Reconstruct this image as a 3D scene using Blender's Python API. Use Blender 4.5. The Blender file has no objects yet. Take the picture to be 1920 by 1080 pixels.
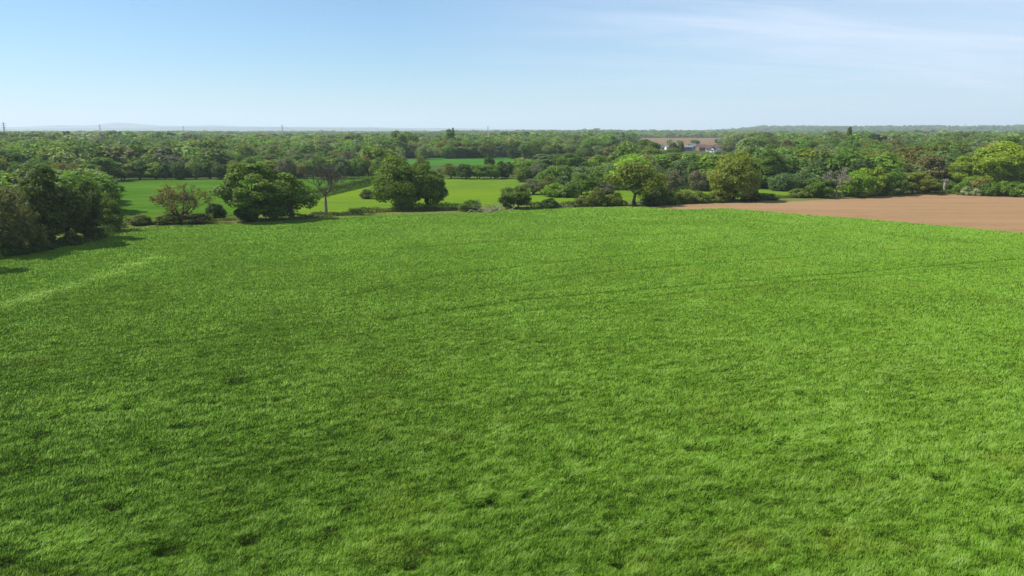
import bpy, math, random
import numpy as np
from mathutils import Vector

# ------------------------------------------------------------------ camera
R = math.radians
scene = bpy.context.scene
H = 24.0                    # height of the camera above the field
PITCH = R(12.2)
FPX = 1371.0                # focal length in pixels of a 1920 wide frame
cam_d = bpy.data.cameras.new('camera')
cam_d.sensor_width = 36.0
cam_d.lens = FPX / 1920 * 36.0
cam_d.clip_start = 0.5
cam_d.clip_end = 90000
cam = bpy.data.objects.new('camera', cam_d)
scene.collection.objects.link(cam)
cam.location = (0, 0, H)
cam.rotation_euler = (R(90) - PITCH, 0, 0)
scene.camera = cam

# ------------------------------------------------------------------ sky and sun
SUN_EL, SUN_BACK = R(49), R(4)
sun_vec = Vector((-math.cos(SUN_EL) * math.cos(SUN_BACK), math.cos(SUN_EL) * math.sin(SUN_BACK), math.sin(SUN_EL)))
world = bpy.data.worlds.new('World')
scene.world = world
world.use_nodes = True
wt = world.node_tree
wt.nodes.clear()


def N(nt, kind, **kw):
    n = nt.nodes.new(kind)
    for k, v in kw.items():
        if k == 'inp':
            for kk, vv in v.items():
                n.inputs[kk].default_value = vv
        else:
            setattr(n, k, v)
    return n


def LK(nt, a, b):
    nt.links.new(a, b)


sky = N(wt, 'ShaderNodeTexSky', sky_type='NISHITA', sun_disc=False)
sky.sun_elevation = SUN_EL
sky.sun_rotation = R(270) + SUN_BACK
sky.altitude = 50
sky.air_density = 1.0
sky.dust_density = 0.3
sky.ozone_density = 3.2
tc = N(wt, 'ShaderNodeTexCoord')
sep = N(wt, 'ShaderNodeSeparateXYZ')
LK(wt, tc.outputs['Generated'], sep.inputs[0])
# thin cirrus: streaked noise over the direction, projected on a high flat layer
zc = N(wt, 'ShaderNodeMath', operation='ADD', inp={1: 0.12})
LK(wt, sep.outputs[2], zc.inputs[0])
dx = N(wt, 'ShaderNodeMath', operation='DIVIDE')
dy = N(wt, 'ShaderNodeMath', operation='DIVIDE')
LK(wt, sep.outputs[0], dx.inputs[0]); LK(wt, zc.outputs[0], dx.inputs[1])
LK(wt, sep.outputs[1], dy.inputs[0]); LK(wt, zc.outputs[0], dy.inputs[1])
cmb = N(wt, 'ShaderNodeCombineXYZ')
LK(wt, dx.outputs[0], cmb.inputs[0]); LK(wt, dy.outputs[0], cmb.inputs[1])
mp = N(wt, 'ShaderNodeMapping')
mp.inputs['Rotation'].default_value = (0, 0, R(-28))
mp.inputs['Scale'].default_value = (0.35, 1.3, 1)
LK(wt, cmb.outputs[0], mp.inputs[0])
cn = N(wt, 'ShaderNodeTexNoise', inp={'Scale': 1.1, 'Detail': 8.0, 'Roughness': 0.62, 'Distortion': 0.9})
LK(wt, mp.outputs[0], cn.inputs['Vector'])
cr = N(wt, 'ShaderNodeMapRange', inp={'From Min': 0.42, 'From Max': 0.78, 'To Min': 0.0, 'To Max': 1.0})
LK(wt, cn.outputs[0], cr.inputs[0])
# the veil is thicker towards the right-hand side of the view (+X)
vr = N(wt, 'ShaderNodeMapRange', inp={'From Min': -0.15, 'From Max': 0.5, 'To Min': 0.03, 'To Max': 1.25})
LK(wt, sep.outputs[0], vr.inputs[0])
cm = N(wt, 'ShaderNodeMath', operation='MULTIPLY')
LK(wt, cr.outputs[0], cm.inputs[0]); LK(wt, vr.outputs[0], cm.inputs[1])
veil = N(wt, 'ShaderNodeMath', operation='MULTIPLY', inp={1: 0.40})
LK(wt, vr.outputs[0], veil.inputs[0])
cs = N(wt, 'ShaderNodeMath', operation='MULTIPLY', inp={1: 0.5})
LK(wt, cm.outputs[0], cs.inputs[0])
# one brighter wisp high up, right of the middle
w1 = N(wt, 'ShaderNodeVectorMath', operation='SUBTRACT'); LK(wt, cmb.outputs[0], w1.inputs[0]); w1.inputs[1].default_value = (1.02, 3.62, 0)
w2 = N(wt, 'ShaderNodeMapping'); w2.inputs['Rotation'].default_value = (0, 0, R(24)); w2.inputs['Scale'].default_value = (.9, .8, 1)
LK(wt, w1.outputs[0], w2.inputs[0])
w3 = N(wt, 'ShaderNodeVectorMath', operation='LENGTH'); LK(wt, w2.outputs[0], w3.inputs[0])
w4 = N(wt, 'ShaderNodeMapRange', inp={'From Min': 0.0, 'From Max': 1.0, 'To Min': 1.0, 'To Max': 0.0}); LK(wt, w3.outputs['Value'], w4.inputs[0])
w5 = N(wt, 'ShaderNodeMapRange', inp={'From Min': 0.38, 'From Max': 0.66, 'To Min': 0.0, 'To Max': 0.30}); LK(wt, cn.outputs[0], w5.inputs[0])
w6 = N(wt, 'ShaderNodeMath', operation='MULTIPLY'); LK(wt, w4.outputs[0], w6.inputs[0]); LK(wt, w5.outputs[0], w6.inputs[1])
w7 = N(wt, 'ShaderNodeMath', operation='ADD'); LK(wt, w6.outputs[0], w7.inputs[0]); LK(wt, veil.outputs[0], w7.inputs[1])
ca = N(wt, 'ShaderNodeMath', operation='ADD', use_clamp=True)
LK(wt, cs.outputs[0], ca.inputs[0]); LK(wt, w7.outputs[0], ca.inputs[1])
SKY_S = 0.065
CLOUD = (7.6, 8.6, 10.3, 1)
mix = N(wt, 'ShaderNodeMix', data_type='RGBA')
LK(wt, ca.outputs[0], mix.inputs[0])
tint = N(wt, 'ShaderNodeMix', data_type='RGBA', blend_type='MULTIPLY', inp={0: 1.0})
LK(wt, sky.outputs[0], tint.inputs[6]); tint.inputs[7].default_value = (.70, 1.07, 1.31, 1)
LK(wt, tint.outputs[2], mix.inputs[6])
mix.inputs[7].default_value = CLOUD
bg = N(wt, 'ShaderNodeBackground', inp={'Strength': SKY_S})
LK(wt, mix.outputs[2], bg.inputs[0])
wo = N(wt, 'ShaderNodeOutputWorld')
LK(wt, bg.outputs[0], wo.inputs[0])

sun_d = bpy.data.lights.new('sun', 'SUN')
sun_d.energy = 4.8
sun_d.angle = R(0.53)
sun_d.color = (1.0, 0.955, 0.88)
sun = bpy.data.objects.new('sun', sun_d)
scene.collection.objects.link(sun)
sun.location = (-60, 10, 80)
sun.rotation_euler = (-sun_vec).to_track_quat('-Z', 'Y').to_euler()

scene.view_settings.view_transform = 'Standard'
scene.view_settings.look = 'None'
scene.view_settings.gamma = 1.0
scene.view_settings.use_curve_mapping = False
scene.view_settings.exposure = 0.7
scene.render.engine = 'CYCLES'
scene.cycles.use_denoising = True
scene.cycles.denoising_prefilter = 'NONE'
scene.cycles.max_bounces = 6
scene.cycles.diffuse_bounces = 3
scene.cycles.transmission_bounces = 3
scene.cycles.volume_bounces = 1

# ------------------------------------------------------------------ maths
CT, ST = math.cos(PITCH), math.sin(PITCH)
rng = np.random.default_rng(7)
random.seed(7)


def P(px, row):
    """the ground point (z = 0) that the photograph shows at this pixel"""
    a, b = (px - 960) / FPX, (540 - row) / FPX
    dz = -ST + b * CT
    t = H / -dz
    return a * t, (CT + b * ST) * t


def top_z(y, row):
    b = (540 - row) / FPX
    return H + y * (b * CT - ST) / (CT + b * ST)


def depth(y, z=0.0):
    return y * CT - (z - H) * ST


def to_px(x, y, z=0.0):
    f = depth(y, z)
    u = y * ST + (z - H) * CT
    return 960 + FPX * x / f, 540 - FPX * u / f


def vnoise(x, y, seed=0):
    """smooth value noise, about -1..1"""
    xi = np.floor(x).astype(np.int64); yi = np.floor(y).astype(np.int64)
    fx = x - xi; fy = y - yi
    fx = fx * fx * (3 - 2 * fx); fy = fy * fy * (3 - 2 * fy)

    def h(i, j):
        v = (i * 374761393 + j * 668265263 + seed * 974634777) & 0x7fffffff
        v = ((v ^ (v >> 13)) * 1274126177) & 0x7fffffff
        return ((v ^ (v >> 16)) & 0xffff) / 32767.5 - 1.0
    a = h(xi, yi); b = h(xi + 1, yi); c = h(xi, yi + 1); d = h(xi + 1, yi + 1)
    return (a * (1 - fx) + b * fx) * (1 - fy) + (c * (1 - fx) + d * fx) * fy


def fbm(x, y, seed=0, octaves=4, gain=0.5):
    s = 0; a = 1; t = 0
    for o in range(octaves):
        s = s + a * vnoise(x * 2 ** o + 13.7 * o, y * 2 ** o + 7.1 * o, seed + o * 17); t += a; a *= gain
    return s / t


def np_mesh(name, verts, nper, faces, mats=(), attrs=None, face_mat=None):
    """mesh from numpy arrays; all faces have nper corners"""
    me = bpy.data.meshes.new(name)
    verts = np.ascontiguousarray(verts, dtype=np.float32)
    faces = np.ascontiguousarray(faces, dtype=np.int32)
    nf = len(faces)
    me.vertices.add(len(verts)); me.vertices.foreach_set('co', verts.ravel())
    me.loops.add(nf * nper); me.loops.foreach_set('vertex_index', faces.ravel())
    me.polygons.add(nf)
    me.polygons.foreach_set('loop_start', np.arange(0, nf * nper, nper, dtype=np.int32))
    if face_mat is not None:
        me.polygons.foreach_set('material_index', np.ascontiguousarray(face_mat, dtype=np.int32))
    for k, v in (attrs or {}).items():
        at = me.attributes.new(k, 'FLOAT', 'POINT')
        at.data.foreach_set('value', np.ascontiguousarray(v, dtype=np.float32))
    for m in mats:
        me.materials.append(m)
    me.update(calc_edges=True)
    return me


def link(name, me, parent=None, loc=(0, 0, 0), color=None):
    o = bpy.data.objects.new(name, me)
    scene.collection.objects.link(o)
    o.location = loc
    if parent is not None:
        o.parent = parent
    if color is not None:
        o.color = (*color, 1)
    return o


def tag(o, label=None, cat=None, group=None, kind=None):
    if label: o['label'] = label
    if cat: o['category'] = cat
    if group: o['group'] = group
    if kind: o['kind'] = kind
    return o


# ------------------------------------------------------------------ materials
def new_mat(name):
    m = bpy.data.materials.new(name)
    m.use_nodes = True
    m.node_tree.nodes.clear()
    return m, m.node_tree


def leaf_material(name, instanced=False, transl=0.40):
    m, nt = new_mat(name)
    if instanced:
        a = N(nt, 'ShaderNodeAttribute', attribute_type='INSTANCER', attribute_name='tint')
        col = a.outputs['Color']
    else:
        a = N(nt, 'ShaderNodeObjectInfo')
        col = a.outputs['Color']
    r = N(nt, 'ShaderNodeAttribute', attribute_type='GEOMETRY', attribute_name='leaf_tone')
    hs = N(nt, 'ShaderNodeHueSaturation')
    LK(nt, col, hs.inputs['Color'])
    mr = N(nt, 'ShaderNodeMapRange', inp={'From Min': 0, 'From Max': 1, 'To Min': 0.6, 'To Max': 1.45})
    LK(nt, r.outputs['Fac'], mr.inputs[0])
    LK(nt, mr.outputs[0], hs.inputs['Value'])
    mh = N(nt, 'ShaderNodeMapRange', inp={'From Min': 0, 'From Max': 1, 'To Min': 0.512, 'To Max': 0.488})
    LK(nt, r.outputs['Fac'], mh.inputs[0])
    LK(nt, mh.outputs[0], hs.inputs['Hue'])
    d = N(nt, 'ShaderNodeBsdfPrincipled', inp={'Roughness': 0.62, 'Specular IOR Level': 0.25})
    LK(nt, hs.outputs[0], d.inputs['Base Color'])
    t = N(nt, 'ShaderNodeBsdfTranslucent')
    warm = N(nt, 'ShaderNodeMix', data_type='RGBA', blend_type='MULTIPLY', inp={0: 1.0})
    LK(nt, hs.outputs[0], warm.inputs[6]); warm.inputs[7].default_value = (1.2, 1.35, 0.5, 1)
    LK(nt, warm.outputs[2], t.inputs[0])
    mx = N(nt, 'ShaderNodeMixShader', inp={0: transl})
    LK(nt, d.outputs[0], mx.inputs[1]); LK(nt, t.outputs[0], mx.inputs[2])
    o = N(nt, 'ShaderNodeOutputMaterial'); LK(nt, mx.outputs[0], o.inputs[0])
    return m


def noise_mat(name, c1, c2, scale, detail=6, rough=0.9, bump=0.0, stretch=(1, 1, 1), rot=0.0, c3=None, s3=0.01, lo=.35, hi=.65, dist=1.0, rough_noise=0.6):
    m, nt = new_mat(name)
    g = N(nt, 'ShaderNodeNewGeometry')
    mp = N(nt, 'ShaderNodeMapping'); mp.inputs['Scale'].default_value = stretch; mp.inputs['Rotation'].default_value = (0, 0, rot)
    LK(nt, g.outputs['Position'], mp.inputs[0])
    n = N(nt, 'ShaderNodeTexNoise', inp={'Scale': scale, 'Detail': detail, 'Roughness': rough_noise})
    LK(nt, mp.outputs[0], n.inputs['Vector'])
    mr = N(nt, 'ShaderNodeMapRange', inp={'From Min': lo, 'From Max': hi})
    LK(nt, n.outputs[0], mr.inputs[0])
    mx = N(nt, 'ShaderNodeMix', data_type='RGBA')
    LK(nt, mr.outputs[0], mx.inputs[0]); mx.inputs[6].default_value = (*c1, 1); mx.inputs[7].default_value = (*c2, 1)
    out = mx.outputs[2]
    if c3:
        n3 = N(nt, 'ShaderNodeTexNoise', inp={'Scale': s3, 'Detail': 4.0})
        LK(nt, mp.outputs[0], n3.inputs['Vector'])
        m3 = N(nt, 'ShaderNodeMapRange', inp={'From Min': .42, 'From Max': .68})
        LK(nt, n3.outputs[0], m3.inputs[0])
        x3 = N(nt, 'ShaderNodeMix', data_type='RGBA')
        LK(nt, m3.outputs[0], x3.inputs[0]); LK(nt, out, x3.inputs[6]); x3.inputs[7].default_value = (*c3, 1)
        out = x3.outputs[2]
    b = N(nt, 'ShaderNodeBsdfPrincipled', inp={'Roughness': rough, 'Specular IOR Level': 0.0})
    LK(nt, out, b.inputs['Base Color'])
    if bump:
        bp = N(nt, 'ShaderNodeBump', inp={'Strength': 1.0, 'Distance': bump})
        LK(nt, n.outputs[0], bp.inputs['Height']); LK(nt, bp.outputs[0], b.inputs['Normal'])
    o = N(nt, 'ShaderNodeOutputMaterial'); LK(nt, b.outputs[0], o.inputs[0])
    return m


M_LEAF = leaf_material('leaves')
M_LEAF_WOOD = leaf_material('leaves_of_wood', instanced=True)
M_BARK = noise_mat('bark', (.055, .042, .03), (.12, .095, .07), 3.0, bump=.03, stretch=(1, 1, .3))
M_BARK_PALE = noise_mat('pale_bark', (.105, .09, .065), (.185, .165, .125), 3.0, bump=.03, stretch=(1, 1, .3))
M_DEAD = noise_mat('dead_wood', (.17, .14, .11), (.36, .31, .26), 4.0, bump=.03)

# ------------------------------------------------------------------ ground
def ridge_z(x, y):
    """the land rises far away on the right; flat elsewhere"""
    d = np.hypot(x, y)
    ang = np.degrees(np.arctan2(x, y))
    s = np.clip((d - 4200) / 2300, 0, 1); s = s * s * (3 - 2 * s)
    a = np.clip((ang - 12) / 9, 0, 1); a = a * a * (3 - 2 * a)
    back = 1 - np.clip((d - 8500) / 3000, 0, 1) * .4
    lump = 1 + .22 * vnoise(ang * .55, d * .0004, 3)
    r = 43 * s * a * back * lump
    # the near wooded knoll behind the far ploughed field
    a2 = np.exp(-((ang - 8) / 9.0) ** 2)
    r = r + 9 * np.clip((d - 2500) / 900, 0, 1) * a2 * (1 - np.clip((d - 4200) / 1500, 0, 1))
    return r


def polar_grid(radii, angles):
    rr, aa = np.meshgrid(radii, angles, indexing='ij')
    x = rr * np.sin(aa); y = rr * np.cos(aa)
    nr, na = rr.shape
    i = np.arange(nr - 1)[:, None] * na + np.arange(na - 1)[None, :]
    f = np.stack([i, i + 1, i + na + 1, i + na], -1).reshape(-1, 4)[:, ::-1]
    return x.ravel(), y.ravel(), f


def geo_mat_ground():
    return noise_mat('land', (.035, .06, .014), (.09, .10, .035), .02, detail=8, bump=.3, c3=(.05, .085, .02), s3=.004)


radii = np.concatenate([[0.5], np.geomspace(6, 45000, 160)])
gx, gy, gf = polar_grid(radii, np.linspace(-math.pi, math.pi, 181))
gz = ridge_z(gx, gy) - 0.25
gme = np_mesh('ground', np.stack([gx, gy, gz], 1), 4, gf, [geo_mat_ground()])
gme.polygons.foreach_set('use_smooth', np.ones(len(gf), dtype=bool))
tag(link('ground', gme), kind='structure')


def sheet(name, pix, mat, z, res=14.0, lift=None):
    """a field as a sheet: polygon given by the pixels of its corners in the photograph"""
    import bmesh
    pts = [P(*p) if p[1] > 252 else p for p in pix]
    bm = bmesh.new()
    vs = [bm.verts.new((x, y, z)) for x, y in pts]
    bm.faces.new(vs)
    bm.normal_update()
    for f in bm.faces:
        if f.normal.z < 0: f.normal_flip()
    me = bpy.data.meshes.new(name); bm.to_mesh(me); bm.free()
    me.materials.append(mat)
    return tag(link(name, me), kind='structure')


# outline of the near grass field (pixels): far edge left to right, then the border with the ploughed field
EDGE = [(-260, 545), (-90, 500), (60, 470), (150, 462), (215, 428), (300, 424), (400, 421), (480, 417), (620, 409), (760, 402), (870, 400), (960, 393), (1100, 388.5), (1205, 388), (1225, 390.5), (1290, 392.3), (1365, 391)]
BORDER = [(1365, 391), (1500, 402), (1640, 412), (1920, 437), (2300, 471), (2800, 515)]
edge_xy = np.array([P(*p) for p in EDGE]); bord_xy = np.array([P(*p) for p in BORDER])


def far_limit(x):
    """largest y that still is field for each x"""
    lim = np.interp(x, edge_xy[:, 0], edge_xy[:, 1], left=edge_xy[0, 1])
    o = np.argsort(bord_xy[:, 0])
    b = bord_xy[o]
    # the border leads back towards the camera on the right: y as a function of x
    lim2 = np.interp(x, b[:, 0], b[:, 1])
    return np.where(x > edge_xy[-1, 0], lim2, lim) + .9 * fbm(x * .25, x * 0, 4, 3)


STREAK = math.atan2(.41, 1.0)
cS, sS = math.cos(STREAK), math.sin(STREAK)


def lump(x, y):
    """height of the field's surface: soft swells and tufty lumps drawn out along the wind"""
    u = x * cS + y * sS; v = -x * sS + y * cS
    g = .16 * fbm(x * .03, y * .03, 11, 3)
    # the sward is roughest in the near part of the field and smoother towards its far side
    rough = np.clip(1.2 - y / 150, .22, 1)
    g = g + .10 * rough * fbm(u * .35, v * .9, 21, 3, .6)
    g = g + .15 * rough * fbm(u * 1.0, v * 1.7, 31, 3, .65)
    e = np.clip((far_limit(x) - y) / 14, 0, 1)
    return (g + .3) * e - .03


PITS = [(75, 822, .8), (103, 788, .6), (190, 775, .7), (240, 770, .7), (310, 1040, .8), (325, 1036, .5), (12, 1065, .7), (1133, 767, .45), (1070, 905, .4), (1060, 903, .3), (1290, 848, .5), (1325, 850, .5), (1410, 808, .4), (1463, 840, .4), (905, 955, .5), (920, 948, .4), (285, 855, .4), (465, 1022, .5), (400, 763, .4), (330, 808, .5), (1470, 1033, .45), (1552, 1012, .4), (905, 648, .8), (1015, 645, .8), (960, 640, .6), (525, 592, .7), (380, 672, .7), (285, 718, .5), (440, 722, .6), (770, 1070, .5), (1155, 1065, .6), (1395, 812, .3), (985, 935, .5), (1500, 745, .4), (1785, 760, .5), (1760, 905, .6), (1675, 905, .5), (520, 757, .4), (215, 960, .5), (1185, 572, .6), (1235, 605, .6), (1230, 640, .5)]
pits = np.array([(*P(a, b), r) for a, b, r in PITS])
TRACKS = [([(720, 603), (800, 590), (1000, 563), (1240, 543), (1640, 511), (1900, 489)], .5, .62), ([(880, 600), (1140, 570), (1260, 555), (1500, 532), (1900, 501)], .45, .42), ([(0, 668), (160, 655), (330, 648), (480, 628), (620, 612)], .4, .35), ([(900, 545), (1060, 520), (1260, 502), (1500, 485)], .6, .4), ([(1625, 437), (1680, 443), (1760, 452), (1850, 460)], .9, .6), ([(1378, 410), (1420, 416), (1490, 426)], .9, .8), ([(1270, 397), (1335, 395)], 1.2, .8), ([(630, 412), (760, 407), (830, 404)], 1.2, .6),
          ([(-60, 800), (100, 790), (260, 768), (420, 735), (600, 690)], .4, .3), ([(0, 895), (300, 850), (620, 775)], .4, .4), ([(1290, 855), (1500, 835), (1740, 790)], .5, .25), ([(640, 560), (820, 520), (1100, 488), (1400, 463)], .6, .45), ([(700, 470), (1000, 452), (1300, 440)], .8, .42)]
LODGED = [([(-60, 596), (10, 576), (70, 558), (140, 538), (200, 517), (240, 503), (290, 488)], 2.2), ([(560, 1075), (760, 990), (940, 920), (1180, 872), (1400, 850), (1620, 800)], 1.6), ([(0, 1000), (330, 1075)], 1.2), ([(100, 780), (300, 762)], 1.4), ([(600, 660), (1000, 640)], 1.5)]


def seg_dist(x, y, line):
    pts = [P(*p) for p in line]
    best = np.full(x.shape, 1e9)
    for (x0, y0), (x1, y1) in zip(pts[:-1], pts[1:]):
        dx_, dy_ = x1 - x0, y1 - y0
        t = np.clip(((x - x0) * dx_ + (y - y0) * dy_) / (dx_ * dx_ + dy_ * dy_), 0, 1)
        best = np.minimum(best, np.hypot(x - x0 - t * dx_, y - y0 - t * dy_))
    return best


def sunken(x, y):
    """0..1: how far the grass is trodden or driven down"""
    s = np.zeros(x.shape)
    wob = .25 * vnoise(x * .25, y * .25, 5)
    brk = np.clip(.95 + .5 * fbm(x * .12, y * .12, 8, 3), 0, 1)
    for line, w, k in TRACKS:
        w = w * 1.1
        s = np.maximum(s, k * brk * np.exp(-((seg_dist(x, y, line) + wob) / w) ** 2))
    for px_, py_, r in pits:
        s = np.maximum(s, 1.1 * np.exp(-(((x - px_) / (r * .95)) ** 2 + ((y - py_) / (r * .9)) ** 2) * (1 + .5 * wob * 4)))
    return s


def lodged(x, y):
    s = np.zeros(x.shape)
    brk = np.clip(.55 + .9 * fbm(x * .3, y * .3, 9, 3), 0, 1)
    for line, w in LODGED:
        s = np.maximum(s, (1.0 if line is LODGED[0][0] else .55) * brk * np.exp(-(seg_dist(x, y, line) / w) ** 2))
    return np.clip(s * .8 + .25 * np.clip(fbm(x * .11, y * .2, 41, 4) * 2.2 - .5, 0, 1), 0, 1)


# soil and sward under the blades: one sheet, finer towards the camera
fr = np.geomspace(16, 420, 420)
fx, fy, ff = polar_grid(fr, np.radians(np.linspace(-62, 62, 520)))
fy_l = np.minimum(fy, far_limit(fx))
fx_s = fx
keep = fy <= far_limit(fx) + .5
fz = lump(fx, fy) - .38 * np.clip(sunken(fx, fy), 0, 1) + .03
ok = keep[ff].all(1)
M_SWARD = noise_mat('sward', (.010, .016, .005), (.036, .066, .010), 1.4, detail=8, bump=.10)  # nearly black: shade in the gaps between near blades is put into this colour
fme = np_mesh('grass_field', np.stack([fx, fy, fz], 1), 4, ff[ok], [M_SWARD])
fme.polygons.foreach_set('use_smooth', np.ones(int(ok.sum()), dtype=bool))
nt_ = M_SWARD.node_tree
far_ = N(nt_, 'ShaderNodeSeparateXYZ'); geo_ = [n for n in nt_.nodes if n.type == 'NEW_GEOMETRY'][0]; LK(nt_, geo_.outputs['Position'], far_.inputs[0])
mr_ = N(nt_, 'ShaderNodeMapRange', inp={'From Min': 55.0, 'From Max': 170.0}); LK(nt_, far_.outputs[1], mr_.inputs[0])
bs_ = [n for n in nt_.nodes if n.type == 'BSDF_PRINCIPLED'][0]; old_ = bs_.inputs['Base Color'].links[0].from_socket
mm_ = N(nt_, 'ShaderNodeMix', data_type='RGBA'); LK(nt_, mr_.outputs[0], mm_.inputs[0]); LK(nt_, old_, mm_.inputs[6]); mm_.inputs[7].default_value = (.085, .165, .018, 1)  # colour lightened with distance, so far gaps look less shaded
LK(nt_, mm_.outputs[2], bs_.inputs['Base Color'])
tag(link('grass_field', fme), kind='structure')


def blade_material():
    m, nt = new_mat('grass_blades')
    tone = N(nt, 'ShaderNodeAttribute', attribute_type='GEOMETRY', attribute_name='tone')
    dry = N(nt, 'ShaderNodeAttribute', attribute_type='GEOMETRY', attribute_name='dry')
    cr_ = N(nt, 'ShaderNodeValToRGB')
    e = cr_.color_ramp.elements
    e[0].position = 0.0; e[0].color = (.048, .110, .008, 1)
    e[1].position = 1.0; e[1].color = (.40, .585, .13, 1)
    k = e.new(.5); k.color = (.218, .425, .030, 1)
    LK(nt, tone.outputs['Fac'], cr_.inputs[0])
    mx = N(nt, 'ShaderNodeMix', data_type='RGBA')
    LK(nt, dry.outputs['Fac'], mx.inputs[0]); LK(nt, cr_.outputs[0], mx.inputs[6]); mx.inputs[7].default_value = (.29, .34, .04, 1)
    # blades stand up but read by their tufts: turn each normal half-way to the sky
    g = N(nt, 'ShaderNodeNewGeometry')
    sc_ = N(nt, 'ShaderNodeVectorMath', operation='SCALE', inp={3: .28}); LK(nt, g.outputs['Normal'], sc_.inputs[0])
    ad = N(nt, 'ShaderNodeVectorMath', operation='ADD'); LK(nt, sc_.outputs[0], ad.inputs[0]); ad.inputs[1].default_value = (0, 0, .80)
    nm = N(nt, 'ShaderNodeVectorMath', operation='NORMALIZE'); LK(nt, ad.outputs[0], nm.inputs[0])
    b = N(nt, 'ShaderNodeBsdfPrincipled', inp={'Roughness': .7, 'Specular IOR Level': .08})
    LK(nt, mx.outputs[2], b.inputs['Base Color']); LK(nt, nm.outputs[0], b.inputs['Normal'])
    t = N(nt, 'ShaderNodeBsdfTranslucent'); LK(nt, mx.outputs[2], t.inputs[0]); LK(nt, nm.outputs[0], t.inputs['Normal'])
    ms = N(nt, 'ShaderNodeMixShader', inp={0: .42}); LK(nt, b.outputs[0], ms.inputs[1]); LK(nt, t.outputs[0], ms.inputs[2])
    o = N(nt, 'ShaderNodeOutputMaterial'); LK(nt, ms.outputs[0], o.inputs[0])
    return m


def grass():
    n = 3500000
    a = rng.uniform(-.76, .76, n)
    d = 26 * np.exp(rng.uniform(0, math.log(330 / 26), n))
    x = d * np.sin(a); y = d * np.cos(a)
    pxx, pyy = to_px(x, y)
    k = (y < far_limit(x) - .1) & (pxx > -190) & (pxx < 2110) & (pyy < 1220)
    x, y, d = x[k], y[k], d[k]
    sk = sunken(x, y); lo = lodged(x, y)
    n = len(x)
    u = x * cS + y * sS; v = -x * sS + y * cS
    big = fbm(x * .018, y * .03, 51, 4)
    mid = fbm(u * .10, v * .28, 61, 4, .6)
    small = fbm(u * .8, v * 1.6, 71, 3, .6)
    tuft = fbm(x * 2.6, y * 2.6, 73, 2)
    rgh = np.clip(1.2 - y / 150, .3, 1)
    L = .24 * (1 + .18 * mid + rgh * (.75 * small + .35 * tuft + .35 * vnoise(x * 5.5, y * 5.5, 79))) * rng.uniform(.65, 1.3, n) * (1 - .75 * np.clip(sk, 0, 1))
    w = .0185 * (d / 40) * rng.uniform(.7, 1.4, n)
    w = np.clip(w, .014, .15)
    # lean: with the wind towards +X and away, strongest where lodged
    th = STREAK + .9 * fbm(x * .10, y * .10, 81, 3) * 1.5 + rng.normal(0, .55, n)
    lean = np.clip(.55 + .35 * small + .75 * lo + rng.normal(0, .28, n), 0, 1.42)
    z0 = lump(x, y) - .30 * np.clip(sk, 0, 1)
    L = np.where((sk > .75) & (rng.random(n) < .8), L * .25, L)
    hx = np.cos(th) * np.sin(lean) * L * (1 + .8 * lo); hy = np.sin(th) * np.sin(lean) * L * (1 + .8 * lo); hz = np.cos(lean) * L + .02
    ph = rng.uniform(0, math.pi, n)
    wx = np.cos(ph) * w; wy = np.sin(ph) * w
    V = np.empty((n, 3, 3), np.float32)
    V[:, 0, 0] = x - wx; V[:, 0, 1] = y - wy; V[:, 0, 2] = z0
    V[:, 1, 0] = x + wx; V[:, 1, 1] = y + wy; V[:, 1, 2] = z0
    V[:, 2, 0] = x + hx; V[:, 2, 1] = y + hy; V[:, 2, 2] = z0 + hz
    nearf = np.clip(1.2 - d / 150, .25, 1)
    pale = np.exp(-(seg_dist(x, y, LODGED[0][0]) / 1.5) ** 2) * np.clip(.6 + .9 * fbm(x * .3, y * .3, 19, 3), 0, 1)
    tone = .50 + .04 * np.clip(d / 60 - 1, 0, 1.5) + .28 * pale + .06 * big + .08 * mid + (.42 * small + .30 * tuft) * nearf + .14 * lo + rng.normal(0, .13, n) * nearf - .50 * np.clip(sk, 0, 1)  # shade of sunken tracks and pits painted in; far blades brightened
    dry = np.clip(.02 + .6 * fbm(x * .16 + 5, y * .26, 91, 4) * 1.3 - .2 + rng.normal(0, .12, n), 0, .75)
    me = np_mesh('grass', V.reshape(-1, 3), 3, np.arange(n * 3).reshape(-1, 3), [blade_material()],
                 {'tone': np.repeat(np.clip(tone, 0, 1), 3), 'dry': np.repeat(dry, 3)})
    print('blades', n)
    tag(link('grass', me), 'long bright green grass covering the whole near field, bent over by the wind', 'grass', kind='stuff')


grass()

# ------------------------------------------------------------------ the other fields
M_PLOUGH = noise_mat('ploughed_soil', (.185, .112, .056), (.28, .175, .092), .7, detail=14, bump=.16, stretch=(.22, 2.4, 1), rot=R(38), c3=(.275, .175, .095), s3=.05, rough_noise=.7)
M_MEADOW = noise_mat('meadow_grass', (.064, .122, .010), (.118, .190, .020), .22, detail=12, bump=.25, stretch=(.3, 1, 1), rot=R(-12), c3=(.115, .185, .01), s3=.02, rough_noise=.72)
M_LEFTF = noise_mat('young_crop', (.038, .095, .008), (.092, .165, .020), .2, detail=12, bump=.2, stretch=(.25, 1, 1), rot=R(20), c3=(.03, .09, .006), s3=.02, rough_noise=.7)
M_FARF = noise_mat('far_crop', (.035, .115, .015), (.055, .145, .02), .1, detail=6, bump=.1, stretch=(.3, 1, 1))
M_FARP = noise_mat('far_soil', (.140, .098, .055), (.18, .125, .07), .06, detail=6, stretch=(.3, 1, 1))
M_VERGE = noise_mat('rough_verge', (.060, .085, .018), (.16, .19, .045), 1.1, detail=8, bump=.3, c3=(.12, .13, .05), s3=.05)
M_STUBBLE = noise_mat('bare_track', (.26, .17, .10), (.33, .25, .15), .6, detail=6)

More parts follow.
